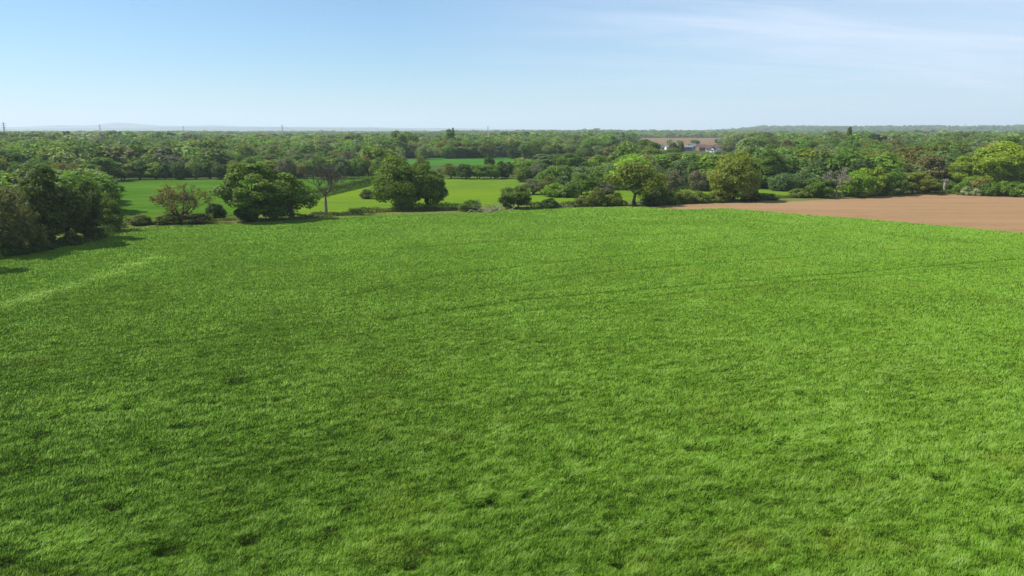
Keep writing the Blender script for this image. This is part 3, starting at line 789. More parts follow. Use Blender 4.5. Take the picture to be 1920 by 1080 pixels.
# ------------------------------------------------------------------ trees behind the fields
GM = 'trees of the belts and woods behind the fields'
MID = [  # px base top width kind tint label
    # behind the left field
    (188, 340, 290, 84, 'oak3', 'green', 'broad dark oak at the left corner of the far left field'), (232, 337, 303, 46, 'lumpy1', 'olive', 'olive tree just right of the broad dark oak by the left field'), (262, 336, 301, 46, 'mid0', 'green', 'green tree behind the left field, second right of the broad dark oak'),
    (292, 336, 304, 36, 'tall0', 'bright', 'bright topped narrow tree behind the left field'), (313, 336, 303, 32, 'lumpy0', 'dark', 'small dark pointed tree behind the left field'), (338, 336, 302, 36, 'mid2', 'dark', 'dark rounded tree right of the small pointed one behind the left field'),
    (368, 335, 288, 42, 'thin1', 'pale', 'pale thin leafed tree with light stems behind the left field'), (394, 335, 298, 38, 'tall1', 'green', 'green narrow tree right of the pale stemmed one'), (412, 336, 305, 32, 'lumpy2', 'dark', 'compact dark conical bush tree at the right end of the left field'),
    (250, 326, 286, 42, 'mid1', 'lime', 'rounded yellow green crown rising behind the left field trees'), (282, 326, 288, 38, 'mid4', 'green', 'green crown right of the rounded yellow green one'), (322, 326, 290, 46, 'mid5', 'bright', 'bright crown in the second rank behind the left field'), (352, 324, 283, 40, 'mid0', 'lime', 'taller yellow green crown left of the pale stemmed tree'), (415, 325, 294, 40, 'mid3', 'green', 'green crown over the right end of the left field'),
    (124, 348, 298, 60, 'thin0', 'bronze', 'bronze tinted oak left of the broad dark oak'), (80, 350, 305, 46, 'mid2', 'green', 'green tree behind the left corner clump'), (42, 356, 302, 56, 'mid4', 'green', 'mid green tree above the leftmost thin oak'), (6, 360, 292, 60, 'mid1', 'olive', 'olive domed tree at the left edge behind the corner clump'), (100, 342, 312, 46, 'bush3', 'green', 'low green bush tree above the left corner oak'),
    (150, 336, 300, 44, 'mid5', 'bronze', 'bronze green crown just left behind the broad dark oak'),
    # belt between the left field and the middle
    (440, 335, 297, 38, 'mid1', 'olive', 'olive tree behind the left shoulder of the big round oak'), (470, 334, 294, 40, 'mid4', 'green', 'green tree directly behind the big round oak'), (505, 334, 298, 40, 'tall2', 'olive', 'olive narrow tree behind the big round oak'), (538, 334, 296, 42, 'mid5', 'grey', 'grey brown tree behind the slim oak'), (566, 334, 300, 40, 'thin3', 'brown', 'brown thin tree between the slim oak and the dead tree'),
    (596, 334, 293, 42, 'mid0', 'green', 'green tree behind the dead tree crown'), (622, 334, 296, 36, 'tall0', 'bright', 'bright green tree right behind the dead tree'), (646, 334, 292, 42, 'mid3', 'sage', 'grey green tree right of the dead tree'), (672, 334, 294, 38, 'mid2', 'green', 'green tree above the far end of the diagonal hedge'), (690, 333, 290, 30, 'thin2', 'bronze', 'small bronze crowned tree above the diagonal hedge end'),
    (712, 335, 296, 36, 'mid5', 'green', 'green tree left behind the broad bright oak'), (546, 301, 267, 50, 'oak1', 'green', 'isolated round dark tree rising over the belt, above the slim oak'), (592, 315, 286, 50, 'mid4', 'green', 'green crown right below the isolated round tree'), (790, 332, 291, 38, 'thin1', 'olive', 'olive thin tree showing above the narrower dark oak'),
    # in front of the far green field
    (845, 334, 304, 46, 'thin2', 'olive', 'olive thin bush tree left of the dark shrub row by the meadow'), (872, 335, 304, 40, 'lumpy0', 'dark', 'dark tree at the left end of the shrub row before the far green field'), (898, 335, 306, 40, 'lumpy1', 'green', 'second tree of the shrub row in front of the far green field'), (916, 330, 291, 26, 'lumpy2', 'dark', 'small dark tree topping the shrub row'), (924, 335, 304, 40, 'lumpy0', 'green', 'green tree below the small peaked one in the shrub row'), (946, 334, 300, 38, 'lumpy2', 'dark', 'rounded dark tree at the right end of the shrub row'),
    # scrub right of the meadow
    (985, 332, 300, 42, 'mid3', 'green', 'green bush tree at the left end of the scrub right of the meadow'), (1010, 336, 302, 44, 'mid5', 'sage', 'grey green bush tree second in the scrub right of the meadow'), (1072, 330, 287, 58, 'oak2', 'green', 'dark round oak over the scrub, below the brown strip'), (1040, 334, 306, 44, 'thin0', 'olive', 'olive scrub tree left of the dark round oak'), (1083, 337, 308, 46, 'thin3', 'brown', 'brown scrub tree just below the dark round oak'),
    (1000, 364, 334, 56, 'thin1', 'grey', 'grey brown willow scrub above the small round oak'), (1040, 368, 344, 50, 'bush1', 'bright', 'bright bush in the scrub above the meadow strip'), (1066, 369, 343, 44, 'bush2', 'green', 'green bush right of the bright one in the scrub'), (1050, 350, 326, 34, 'lumpy1', 'sage', 'small grey green tree in the middle of the scrub'), (1028, 358, 330, 40, 'willow1', 'olive', 'olive dome in the scrub behind the bright bush'), (1090, 364, 326, 50, 'mid0', 'green', 'green tree right in the scrub behind the bright bush'),
    (1120, 362, 318, 50, 'thin2', 'green', 'thin green tree left behind the thin golden oak'), (1122, 330, 288, 44, 'mid4', 'bright', 'bright crown left of the far brown strip end'), (1135, 363, 342, 46, 'bush0', 'grey', 'grey bush left of the thin golden oak'), (1150, 345, 300, 50, 'thin0', 'pale', 'pale thin tree above the thin golden oak'), (1230, 358, 312, 60, 'mid2', 'sage', 'grey green tree right behind the thin golden oak'), (1200, 340, 300, 56, 'mid1', 'pale', 'pale rounded tree above the thin golden oak crown'),
    (1258, 362, 318, 52, 'thin1', 'grey', 'grey thin tree with drooping foot left of the willow dome'), (1312, 357, 317, 48, 'willow0', 'grey', 'grey brown willow dome left of the tall golden oak'), (1280, 345, 296, 62, 'mid3', 'sage', 'broad grey green tree in the wood over the willow dome'), (1330, 345, 298, 54, 'mid5', 'sage', 'grey green tree left behind the tall golden oak'), (1240, 330, 298, 50, 'mid0', 'pale', 'pale green tree in the wood right of the thin golden oak'),
    (1432, 352, 282, 84, 'oak0', 'green', 'big dark leafy oak right behind the tall golden oak'), (1405, 335, 274, 60, 'oak4', 'green', 'green oak rising between the golden oak and the dark leafy oak'), (1405, 362, 325, 32, 'bush3', 'brown', 'brown bush between golden oak and dark leafy oak'), (1455, 335, 298, 40, 'mid4', 'dark', 'dark tree right of the big dark leafy oak'),
    (1216, 306, 257, 60, 'oak3', 'green', 'tall green oak left of the farm buildings'), (1196, 308, 276, 44, 'mid2', 'bright', 'bright tree leaning on the tall green oak left of the farm'), (1217, 310, 270, 42, 'mid1', 'olive', 'olive crown below the tall green oak left of the farm'), (1262, 308, 284, 46, 'mid4', 'green', 'green tree just below the white farm wall'), (1296, 308, 288, 44, 'mid5', 'green', 'green tree below the grey farm sheds'), (1330, 308, 289, 42, 'mid0', 'bright', 'bright tree below the farm houses'), (1368, 306, 284, 42, 'mid2', 'olive', 'olive tree right below the farm houses'),
    (1303, 270.5, 261, 18, 'mid1', 'green', 'round green tree standing before the brown field behind the farm sheds'), (1262, 290, 266, 16, 'mid3', 'dark', 'small dark round tree right of the white farm cottage'), (1276, 290, 265, 15, 'mid0', 'green', 'small green tree before the brown field, left of the round one at the farm'), (1364, 289, 262, 26, 'mid5', 'olive', 'olive tree closing the right end of the farm'),
    # right wood
    (1488, 345, 292, 48, 'thin2', 'pale', 'pale thin tree with light stems in the right wood'), (1518, 345, 300, 44, 'mid3', 'olive', 'olive tree in the right wood above the darker round bush'), (1556, 345, 305, 50, 'mid1', 'olive', 'olive tree behind the pale bare tree'), (1590, 340, 288, 56, 'mid5', 'gold', 'golden green tree above the row by the ploughed field'), (1625, 343, 303, 54, 'mid0', 'sage', 'grey green tree behind the row by the ploughed field'),
    (1662, 344, 290, 66, 'mid2', 'pale', 'pale leafy tree behind the dark right end of the row'), (1625, 325, 297, 34, 'willow2', 'white', 'white blossomed hawthorn among green trees in the right wood'), (1700, 335, 272, 72, 'mid4', 'bronze', 'large bronze tinted oak in the right wood above the flat topped hawthorn'), (1682, 325, 268, 60, 'thin3', 'brown', 'brown thin oak left of the large bronze tinted oak'), (1716, 338, 300, 52, 'oak1', 'dark', 'dark oak filling the wood edge behind the flat topped hawthorn'), (1755, 338, 268, 62, 'oak4', 'olive', 'broad olive oak left of the huge right hand oak'), (1762, 344, 300, 44, 'lumpy1', 'dark', 'dark low tree in the gap left of the huge right hand oak'), (1790, 330, 263, 52, 'mid3', 'green', 'green oak between the broad olive oak and the huge right hand oak'),
    (1588, 300, 238, 13, 'spire', 'dark', 'narrow dark spire shaped conifer standing above the right wood'), (1590, 305, 254, 44, 'oak0', 'bright', 'bright crown at the foot of the dark spire'), (1643, 292, 249, 32, 'cedar', 'blue', 'flat topped blackish pine in the right wood'), (1556, 302, 259, 36, 'mid5', 'green', 'green crown left of the spire conifer'), (1520, 302, 260, 44, 'mid1', 'green', 'green crown in the right wood, second left of the spire'), (1475, 304, 262, 40, 'mid0', 'olive', 'olive crown left of the pair below the spire'), (1500, 318, 272, 50, 'mid2', 'green', 'dark backed green crown in the middle of the right wood'), (1545, 318, 277, 50, 'mid4', 'olive', 'olive crown in the middle of the right wood below the spire'), (1590, 316, 270, 50, 'mid3', 'green', 'green crown in the right wood below the bright one'), (1635, 310, 264, 46, 'mid5', 'gold', 'golden crown below the blackish pine'),
    (1443, 312, 268, 44, 'mid4', 'green', 'green crown right of the farm above the dark leafy oak'), (1470, 322, 280, 44, 'mid1', 'dark', 'dark crown right above the big dark leafy oak'), (1340, 318, 286, 52, 'mid3', 'green', 'green crown left above the tall golden oak'), (1290, 322, 290, 50, 'mid1', 'sage', 'grey green crown below the farm trees'), (1180, 324, 290, 50, 'mid0', 'bright', 'bright crown above the thin golden oak, left of the tall oak'),
    # belt behind the far green field
    (655, 292, 256, 25, 'mid0', 'maroon', 'copper beech with a deep maroon crown in the distant belt'), (1026, 297, 271, 30, 'mid2', 'gold', 'golden tree standing before the distant belt'), (1042, 298, 272, 38, 'mid4', 'bright', 'bright green tree right of the golden one before the distant belt'), (1148, 294, 263, 40, 'oak2', 'dark', 'dark round tree at the right end of the distant belt'), (1132, 294, 268, 32, 'mid1', 'dark', 'dark tree left of the round one at the belt end'),
    (900, 296, 269, 34, 'mid3', 'dark', 'dark rounded tree at the edge of the far green field'), (866, 296, 268, 34, 'mid5', 'grey', 'grey brown tree at the edge of the far green field'), (840, 297, 270, 34, 'mid2', 'green', 'green tree at the edge of the far green field'), (750, 296, 240, 46, 'oak3', 'pale', 'tallest pale green crown on the skyline left of the middle'), (765, 290, 242, 40, 'mid1', 'green', 'green skyline crown right of the tallest pale one'), (846, 290, 241, 26, 'tall1', 'green', 'narrow green crown on the skyline near the middle'), (850, 286, 240, 7, 'spire', 'blue', 'thin dark spire on the skyline near the middle'),
    (128, 280, 244, 15, 'cedar', 'blue', 'small blackish pine on the left skyline'), (172, 280, 249, 24, 'mid0', 'blue', 'blackish pine clump below the left pylon'), (193, 280, 249, 22, 'mid2', 'blue', 'blackish tree right of the pine clump below the left pylon'), (229, 278, 246, 12, 'mid4', 'blue', 'lone small blackish tree on the left skyline'), (315, 278, 247, 32, 'mid3', 'blue', 'dark bluish clump on the left skyline under the far pylon'),
]
for m in MID:
    plant('tree', m[6], m[0], m[1], m[2], m[3], m[4], m[5], 'tree', GM)


# more trees fill the woods rank by rank; each belt is a row of single trees
ORD = ['first', 'second', 'third', 'fourth', 'fifth', 'sixth', 'seventh', 'eighth', 'ninth', 'tenth', 'eleventh', 'twelfth', 'thirteenth', 'fourteenth', 'fifteenth', 'sixteenth', 'seventeenth', 'eighteenth', 'nineteenth', 'twentieth', 'twenty-first', 'twenty-second', 'twenty-third', 'twenty-fourth', 'twenty-fifth', 'twenty-sixth', 'twenty-seventh', 'twenty-eighth']
POOL = dict(left=['green', 'sage', 'green', 'olive', 'dark', 'sage', 'brown', 'pale', 'green'], belt=['green', 'sage', 'grey', 'dark', 'brown', 'olive', 'green', 'pale', 'green', 'sage'], right=['green', 'olive', 'gold', 'green', 'sage', 'dark', 'bronze', 'olive', 'pale', 'green', 'bright', 'brown'])
BELTS = [  # x0 x1 base top width step pool where
    (-20, 440, 319, 284, 50, 33, 'left', 'second rank of the left wood'), (-20, 540, 304, 273, 40, 26, 'left', 'third rank of the left wood'),
    (440, 1010, 297, 266, 42, 26, 'belt', 'front of the distant belt'), (1015, 1150, 297, 272, 34, 22, 'belt', 'distant belt behind the brown strip'),
    (430, 730, 317, 287, 42, 27, 'belt', 'wood behind the dead tree'),
    (980, 1180, 318, 290, 52, 31, 'right', 'scrub below the brown strip'),
    (1150, 1500, 334, 300, 62, 36, 'right', 'wood above the tall golden oak'), (1460, 1950, 330, 283, 72, 40, 'right', 'middle of the right wood'),
    (1400, 1950, 312, 269, 58, 33, 'right', 'upper part of the right wood'), (1400, 1950, 297, 262, 38, 23, 'right', 'top rank of the right wood'), (1150, 1410, 301, 289, 32, 22, 'right', 'trees in front of the farm'),
]
for (x0, x1, base, top, wd, step, pool, where) in BELTS:
    xs, p_ = [], x0
    while p_ < x1:
        xs.append(p_); p_ += step * rng.uniform(.75, 1.3)
    k = 0
    for p_ in xs:
        t_ = POOL[pool][rng.integers(0, len(POOL[pool]))]
        b_ = base + rng.uniform(-2.2, 2.2); tp = top + rng.normal(0, 3.0); w_ = wd * rng.uniform(.75, 1.25)
        tp += float(rng.choice([-5, 0, 0, 3])) * (wd / 50)
        kd = rng.choice(['mid0', 'mid1', 'mid2', 'mid3', 'mid4', 'mid5', 'mid%d' % rng.integers(0, 6), 'tall%d' % rng.integers(0, 3), 'thin%d' % rng.integers(0, 4)])
        if t_ in ('grey', 'brown', 'bronze') and rng.random() < .6: kd = 'thin%d' % rng.integers(0, 4)
        plant('tree', '%s tree, %s from the left in the %s' % (TWORD[t_], ORD[min(k, 27)], where), p_, b_, tp, w_, kd, t_, 'tree', GM)
        k += 1
print('trees placed', len(placed))


# ------------------------------------------------------------------ hedges
def hedge(name, label, pix, hgt, wid, size, tint, dens=14, rough=.35, z=0.0, boxy=.6, group='hedges between the fields'):
    """one hedge: leaves over a long uneven bank that follows the pixels given"""
    g = np.random.default_rng(abs(hash(label)) % 1000 if False else len(label) * 31 + int(pix[0][0]))
    pts = np.array([P(*p) for p in pix]); seg = np.hypot(*np.diff(pts, axis=0).T); cum = np.concatenate([[0], np.cumsum(seg)])
    o = pts[0]
    L = cum[-1]; n = int(L * (hgt * 2 + wid) * dens)
    s = g.uniform(0, L, n)
    cx_ = np.interp(s, cum, pts[:, 0]); cy_ = np.interp(s, cum, pts[:, 1])
    i = np.clip(np.searchsorted(cum, s) - 1, 0, len(seg) - 1)
    tx = (pts[i + 1, 0] - pts[i, 0]) / seg[i]; ty = (pts[i + 1, 1] - pts[i, 1]) / seg[i]
    ph = g.uniform(-.12, math.pi + .12, n)
    nz = fbm(s * .35, s * 0 + 3.3, 5, 3); nf = fbm(s * .9, ph * 2.0, 8, 3, .6)
    hh = hgt * (1 + rough * nz * 1.6) * (1 + .22 * nf); ww = wid * .5 * (1 + rough * .6 * nz) * (1 + .25 * nf)
    c, sn = np.cos(ph), np.sin(ph)
    e = boxy
    ox = np.sign(c) * np.abs(c) ** e * ww; oz = np.abs(sn) ** e * hh
    q = g.uniform(.75, 1.04, n)
    p = np.stack([cx_ - ty * ox * q - o[0], cy_ + tx * ox * q - o[1], oz * q], 1)
    nn = unit(np.stack([-ty * c, tx * c, sn + .2], 1))
    v = leaf_quads(p, nn, size, g, .8)
    ton = np.clip(.5 + .35 * fbm(s * .8, ph * 3, 12, 3) + g.normal(0, .17, n), 0, 1)
    me = np_mesh(name, v, 4, np.arange(len(v)).reshape(-1, 4), [M_LEAF], {'leaf_tone': np.repeat(ton, 4)})
    return tag(link(name, me, None, (o[0], o[1], z - .05), TINT[tint]), label, 'hedge', group)


hedge('hedge', 'ragged low hedge left of the bronze tree', [(210, 423), (250, 420), (330, 418), (400, 414)], 1.7, 2.6, .15, 'olive', 26, .5)
hedge('hedge', 'weedy low bank between the bronze tree and the big round oak', [(396, 415), (430, 413), (475, 412)], .7, 2.6, .12, 'olive', 34, .5)
hedge('hedge', 'low dark hedge under the slim oak and the dead tree', [(500, 413), (560, 409), (620, 405), (680, 402)], 1.4, 2.4, .15, 'dark', 30, .5)
hedge('hedge', 'low olive hedge between the dead tree and the broad bright oak', [(655, 400), (700, 398), (750, 396)], 1.5, 2.2, .15, 'olive', 30, .5)
hedge('hedge', 'dark thick hedge below the broad bright oak', [(740, 396), (800, 395), (850, 394), (900, 392)], 2.3, 3.4, .17, 'dark', 26, .35)
hedge('hedge', 'low dark hedge right of the small round oak', [(985, 391), (1040, 389), (1100, 386), (1175, 383)], 1.8, 2.6, .15, 'dark', 26, .5)
hedge('hedge', 'dark hedge between the thin golden oak and the tall golden oak', [(1200, 383), (1260, 382), (1330, 379), (1375, 377)], 1.8, 2.6, .16, 'dark', 26, .5)
hedge('hedge', 'low rough hedge right of the tall golden oak above the ploughed field', [(1392, 376), (1450, 372), (1520, 369), (1580, 367)], 1.4, 2.4, .16, 'olive', 26, .5)
hedge('hedge', 'undergrowth under the dark row above the ploughed field', [(1550, 370), (1620, 367), (1690, 364), (1760, 361)], 1.8, 2.6, .17, 'dark', 22, .5)
hedge('hedge', 'trimmed hedge running diagonally from the big round oak to the distant belt', [(545, 380), (600, 367.5), (650, 356), (704, 342.3)], 3.0, 2.2, .2, 'oak', 26, .16, boxy=.42)
hedge('hedge', 'thin low hedge at the back of the small field behind the dead tree', [(590, 338), (640, 337), (690, 336)], 1.5, 2.0, .25, 'green', 12, .3)
hedge('hedge', 'long dark hedge across the far left fields', [(425, 298), (470, 297), (520, 296.5), (640, 297)], 2.4, 3.0, .45, 'dark', 6, .3)
hedge('hedge', 'short dark hedge slanting below the long one in the far left fields', [(440, 303), (475, 301), (508, 298.5)], 2.0, 3.0, .45, 'dark', 6, .3)
hedge('hedge', 'dark hedge line at the back of the far green field', [(700, 297.5), (800, 296), (900, 295.6), (975, 295)], 2.2, 3.0, .5, 'dark', 6, .3)
hedge('hedge', 'shaded hedge behind the meadow strip', [(1110, 357), (1200, 356), (1300, 356), (1350, 355)], 2.0, 3.0, .22, 'dark', 14, .4)
hedge('hedge', 'low hedge along the back of the ploughed field on the right', [(1760, 363), (1850, 365.5), (1945, 368)], 1.6, 2.4, .17, 'green', 24, .5)
hedge('hedge', 'brambles under the left corner oaks', [(-60, 500), (30, 479), (110, 464), (175, 453), (215, 432)], 1.9, 3.6, .16, 'dark', 22, .5)

# ------------------------------------------------------------------ fallen branches
GF = 'fallen dead branches by the hedge'
for lab, px_, row_, n_, L_, sd in [('heap of pale fallen branches at the right end of the dark hedge', 903, 398, 16, 4.2, 1), ('pile of broken pale branches leaning on the small round oak', 936, 395, 12, 3.0, 2), ('single pale fallen bough right of the small round oak', 1040, 389, 5, 3.2, 3)]:
    g_ = np.random.default_rng(sd); T = Tubes()
    for i in range(n_):
        a = g_.uniform(0, 6.28); s_ = g_.normal(0, L_ * .45, 2) * np.array([1.4, .5]); l_ = L_ * g_.uniform(.4, 1)
        up_ = g_.uniform(.05, .75)
        e_ = np.array([s_[0] + math.cos(a) * l_, s_[1] + math.sin(a) * l_ * .6, .3 + l_ * up_])
        limb(T, (s_[0], s_[1], .12), e_, .17, .04, g_, .25)
        for q in range(2):
            limb(T, e_ * .6 + np.array([s_[0], s_[1], .1]) * .4, e_ + g_.normal(0, .8, 3), .07, .02, g_, .3, sides=4)
    X, Y = P(px_, row_)
    tag(link('fallen_branches', T.mesh('fallen_branches', M_DEAD), None, (X, Y, 0)), lab, 'branches', GF)

# ------------------------------------------------------------------ buildings
def flat_mat(name, c, rough=.7, v=.12, scale=1.5):
    return noise_mat(name, tuple(q * (1 - v) for q in c), tuple(q * (1 + v) for q in c), scale, rough=rough)


M_WALLW = flat_mat('white_render', (.78, .76, .70)); M_BRICK = flat_mat('brick_wall', (.19, .125, .09)); M_WALLY = flat_mat('stone_wall', (.42, .34, .22))
M_TILE = noise_mat('roof_tiles', (.095, .06, .055), (.14, .09, .08), 2.0, bump=.05); M_SLATE = noise_mat('slate', (.10, .105, .12), (.16, .165, .18), 2.0, bump=.05)
M_SHED = flat_mat('shed_sheeting', (.15, .165, .175)); M_GLASS = flat_mat('window_glass', (.03, .035, .04), .15); M_DOOR = flat_mat('painted_door', (.10, .12, .10)); M_STEEL = flat_mat('galvanised_steel', (.22, .23, .24)); M_POLE = flat_mat('grey_pole', (.50, .46, .40))


class MB:
    def __init__(s): s.v, s.f = [], []

    def box(s, x0, x1, y0, y1, z0, z1):
        b = len(s.v)
        s.v += [(x0, y0, z0), (x1, y0, z0), (x1, y1, z0), (x0, y1, z0), (x0, y0, z1), (x1, y0, z1), (x1, y1, z1), (x0, y1, z1)]
        s.f += [tuple(b + i for i in q) for q in ((3, 2, 1, 0), (4, 5, 6, 7), (0, 1, 5, 4), (1, 2, 6, 5), (2, 3, 7, 6), (3, 0, 4, 7))]
        return s

    def poly(s, vs, fs):
        b = len(s.v); s.v += vs; s.f += [tuple(b + i for i in q) for q in fs]; return s

    def bar(s, a, b_, r):
        a = Vector(a); b_ = Vector(b_); d = (b_ - a).normalized()
        u = d.cross(Vector((.3, .9, .2))).normalized(); w = d.cross(u)
        k = len(s.v)
        for q in (a, b_):
            for c, e in ((1, 1), (-1, 1), (-1, -1), (1, -1)):
                s.v.append(tuple(q + u * r * c + w * r * e))
        s.f += [tuple(k + i for i in q) for q in ((0, 1, 5, 4), (1, 2, 6, 5), (2, 3, 7, 6), (3, 0, 4, 7))]
        return s

    def build(s, name, m, parent=None, loc=(0, 0, 0)):
        me = bpy.data.meshes.new(name); me.from_pydata(s.v, [], s.f); me.materials.append(m); me.update()
        return link(name, me, parent, loc)


def house(name, label, px, dist, top, wpx, dep, wall, roof, cat='house', rot=0.0, eave=.56, parts=True, group=None, ridge_x=True, z=0.0, nwin=3):
    x = (px - 960) / FPX * depth(dist)
    hgt = top_z(dist, top) - z
    W = wpx / FPX * depth(dist); e = hgt * eave
    r = bpy.data.objects.new(name, None); scene.collection.objects.link(r)
    r.location = (x, dist, z - .2); r.rotation_euler = (0, 0, rot)
    w2, d2 = W / 2, dep / 2
    b = MB().box(-w2, w2, -d2, d2, 0, e)
    if ridge_x:
        b.poly([(-w2, -d2, e), (-w2, d2, e), (-w2, 0, hgt - .15), (w2, -d2, e), (w2, d2, e), (w2, 0, hgt - .15)], [(0, 2, 1), (3, 4, 5)])
    else:
        b.poly([(-w2, -d2, e), (w2, -d2, e), (0, -d2, hgt - .15), (-w2, d2, e), (w2, d2, e), (0, d2, hgt - .15)], [(0, 1, 2), (3, 5, 4)])
    b.build('wall', wall, r)
    o = .45; t = .25
    rf = MB()
    if ridge_x:
        for s in (-1, 1):
            yo = s * (d2 + o); zo = e - o * (hgt - e) / d2
            rf.poly([(-w2 - o, yo, zo), (w2 + o, yo, zo), (w2 + o, 0, hgt), (-w2 - o, 0, hgt), (-w2 - o, yo, zo + t), (w2 + o, yo, zo + t), (w2 + o, 0, hgt + t), (-w2 - o, 0, hgt + t)], [(0, 1, 2, 3), (4, 7, 6, 5), (0, 4, 5, 1), (1, 5, 6, 2), (0, 3, 7, 4)])
    else:
        for s in (-1, 1):
            xo = s * (w2 + o); zo = e - o * (hgt - e) / w2
            rf.poly([(xo, -d2 - o, zo), (xo, d2 + o, zo), (0, d2 + o, hgt), (0, -d2 - o, hgt), (xo, -d2 - o, zo + t), (xo, d2 + o, zo + t), (0, d2 + o, hgt + t), (0, -d2 - o, hgt + t)], [(0, 1, 2, 3), (4, 7, 6, 5), (0, 4, 5, 1), (1, 5, 6, 2), (0, 3, 7, 4)])
    ro = rf.build('roof', roof, r)
    if cat == 'house':
        MB().box(w2 * .55, w2 * .55 + .9, -.45, .45, hgt - .8, hgt + 1.2).build('chimney', M_BRICK, ro)
    if parts:
        for i in range(nwin):
            u = -w2 + W * (i + .7) / (nwin + .4)
            MB().box(u - .6, u + .6, -d2 - .04, -d2 + .1, e * .55, e * .85).build('window', M_GLASS, r)
        MB().box(w2 * .3 - .5, w2 * .3 + .5, -d2 - .05, -d2 + .1, 0, 2.1).build('door', M_DOOR, r)
    return tag(r, label, cat, group)


GH = 'farm buildings beyond the right wood'
house('farmhouse', 'white farmhouse with dark roof at the left end of the farm', 1239, 905, 271, 7, 7, M_WALLW, M_SLATE, rot=.3, group=GH, ridge_x=False)
house('farm_cottage', 'low white cottage second from the left in the farm', 1252, 880, 273.5, 9, 7, M_WALLW, M_SHED, rot=.1, group=GH, eave=.75)
house('farm_shed', 'long grey sheet roofed shed in the middle of the farm', 1286, 880, 272.5, 22, 14, M_SHED, M_SHED, 'shed', rot=-.1, group=GH, parts=False, eave=.7)
house('farm_shed', 'smaller pale grey shed behind the long one', 1298, 930, 269, 12, 12, M_SHED, M_SHED, 'shed', rot=.5, group=GH, parts=False)
house('farm_barn', 'brick barn with a red brown roof left of the white gabled house', 1315, 880, 271, 16, 12, M_BRICK, M_TILE, 'barn', rot=.15, group=GH, parts=False, eave=.55)
house('farmhouse', 'long white walled house with a purplish brown roof in the farm', 1333, 850, 272, 20, 10, M_WALLW, M_TILE, rot=-.25, group=GH, eave=.52)
house('farmhouse', 'gable ended white house nearest to the wood in the farm', 1336, 820, 275, 8, 9, M_WALLW, M_TILE, rot=-.5, group=GH, ridge_x=False)
house('farm_barn', 'broad white walled barn with a dark tiled roof at the right of the farm', 1349, 895, 271, 20, 10, M_WALLW, M_TILE, 'barn', rot=-.05, group=GH, parts=False, eave=.6)
house('bungalow', 'small white bungalow with slate roof right of the farm', 1404, 960, 266, 9, 8, M_WALLW, M_SLATE, rot=.2, group=GH, eave=.6)
house('brick_house', 'dark square house beside the small white bungalow', 1415, 990, 264, 9, 9, M_BRICK, M_SLATE, rot=0, group=GH, eave=.75)
house('stone_house', 'yellowish stone house half hidden by trees right of the bungalow', 1456, 930, 268.5, 11, 9, M_WALLY, M_SLATE, rot=.4, group=GH, ridge_x=False)

# houses on the far ridge
GR = 'tiny pale houses on the distant right ridge'
for i, (px_, dd) in enumerate([(1372, 6600), (1392, 6700), (1425, 6800), (1500, 6900), (1508, 6960), (1517, 6900), (1526, 7000), (1535, 6920), (1543, 6980), (1552, 6900), (1562, 7000), (1575, 6850), (1598, 6900), (1694, 5900), (1778, 6500), (1785, 6560), (1832, 5900)]):
    xg = (px_ - 960) / FPX * depth(dd)
    zz = float(ridge_z(np.array([xg]), np.array([float(dd)]))[0])
    tp = to_px(xg, dd, zz + 21)[1]
    house('house', 'tiny pale house on the distant wooded ridge', px_, float(dd), tp, rng.uniform(3.0, 5.5), 12, M_WALLW, M_TILE if i % 2 else M_SLATE, group=GR, parts=False, z=zz + 9, rot=rng.uniform(-.4, .4), eave=.6)


# ------------------------------------------------------------------ pylons and poles
def pylon():
    r = bpy.data.objects.new('pylon', None); scene.collection.objects.link(r)
    Hh = 48.0

    def hw(z): return 4.2 - (4.2 - 1.0) * min(1, z / 30) if z < 30 else 1.0 - .6 * (z - 30) / 18
    m = MB(); zs = [0, 7, 13, 18.5, 23, 27, 30, 33, 36, 39, 42, 45, 48]
    R_ = .26
    for sx in (-1, 1):
        for sy in (-1, 1):
            for a, b in zip(zs[:-1], zs[1:]): m.bar((sx * hw(a), sy * hw(a), a), (sx * hw(b), sy * hw(b), b), R_)
    for a, b in zip(zs[:-1], zs[1:]):
        for s in (-1, 1):
            for q in (-1, 1):
                m.bar((s * hw(a), q * hw(a), a), (s * hw(b), -q * hw(b), b), R_ * .6); m.bar((q * hw(a), s * hw(a), a), (-q * hw(b), s * hw(b), b), R_ * .6)
    m.build('lattice_mast', M_STEEL, r)
    for z_, l_ in ((31, 7.5), (37.5, 9.0), (44, 6.5)):
        c = MB()
        for s in (-1, 1):
            for q in (-.6, .6): c.bar((0, q, z_ + 1.6), (s * l_, 0, z_), R_ * .8); c.bar((0, q, z_), (s * l_, 0, z_), R_ * .8)
            c.bar((s * l_, 0, z_), (s * l_, 0, z_ - 2.6), .16)
        c.build('crossarm', M_STEEL, r)
    return r


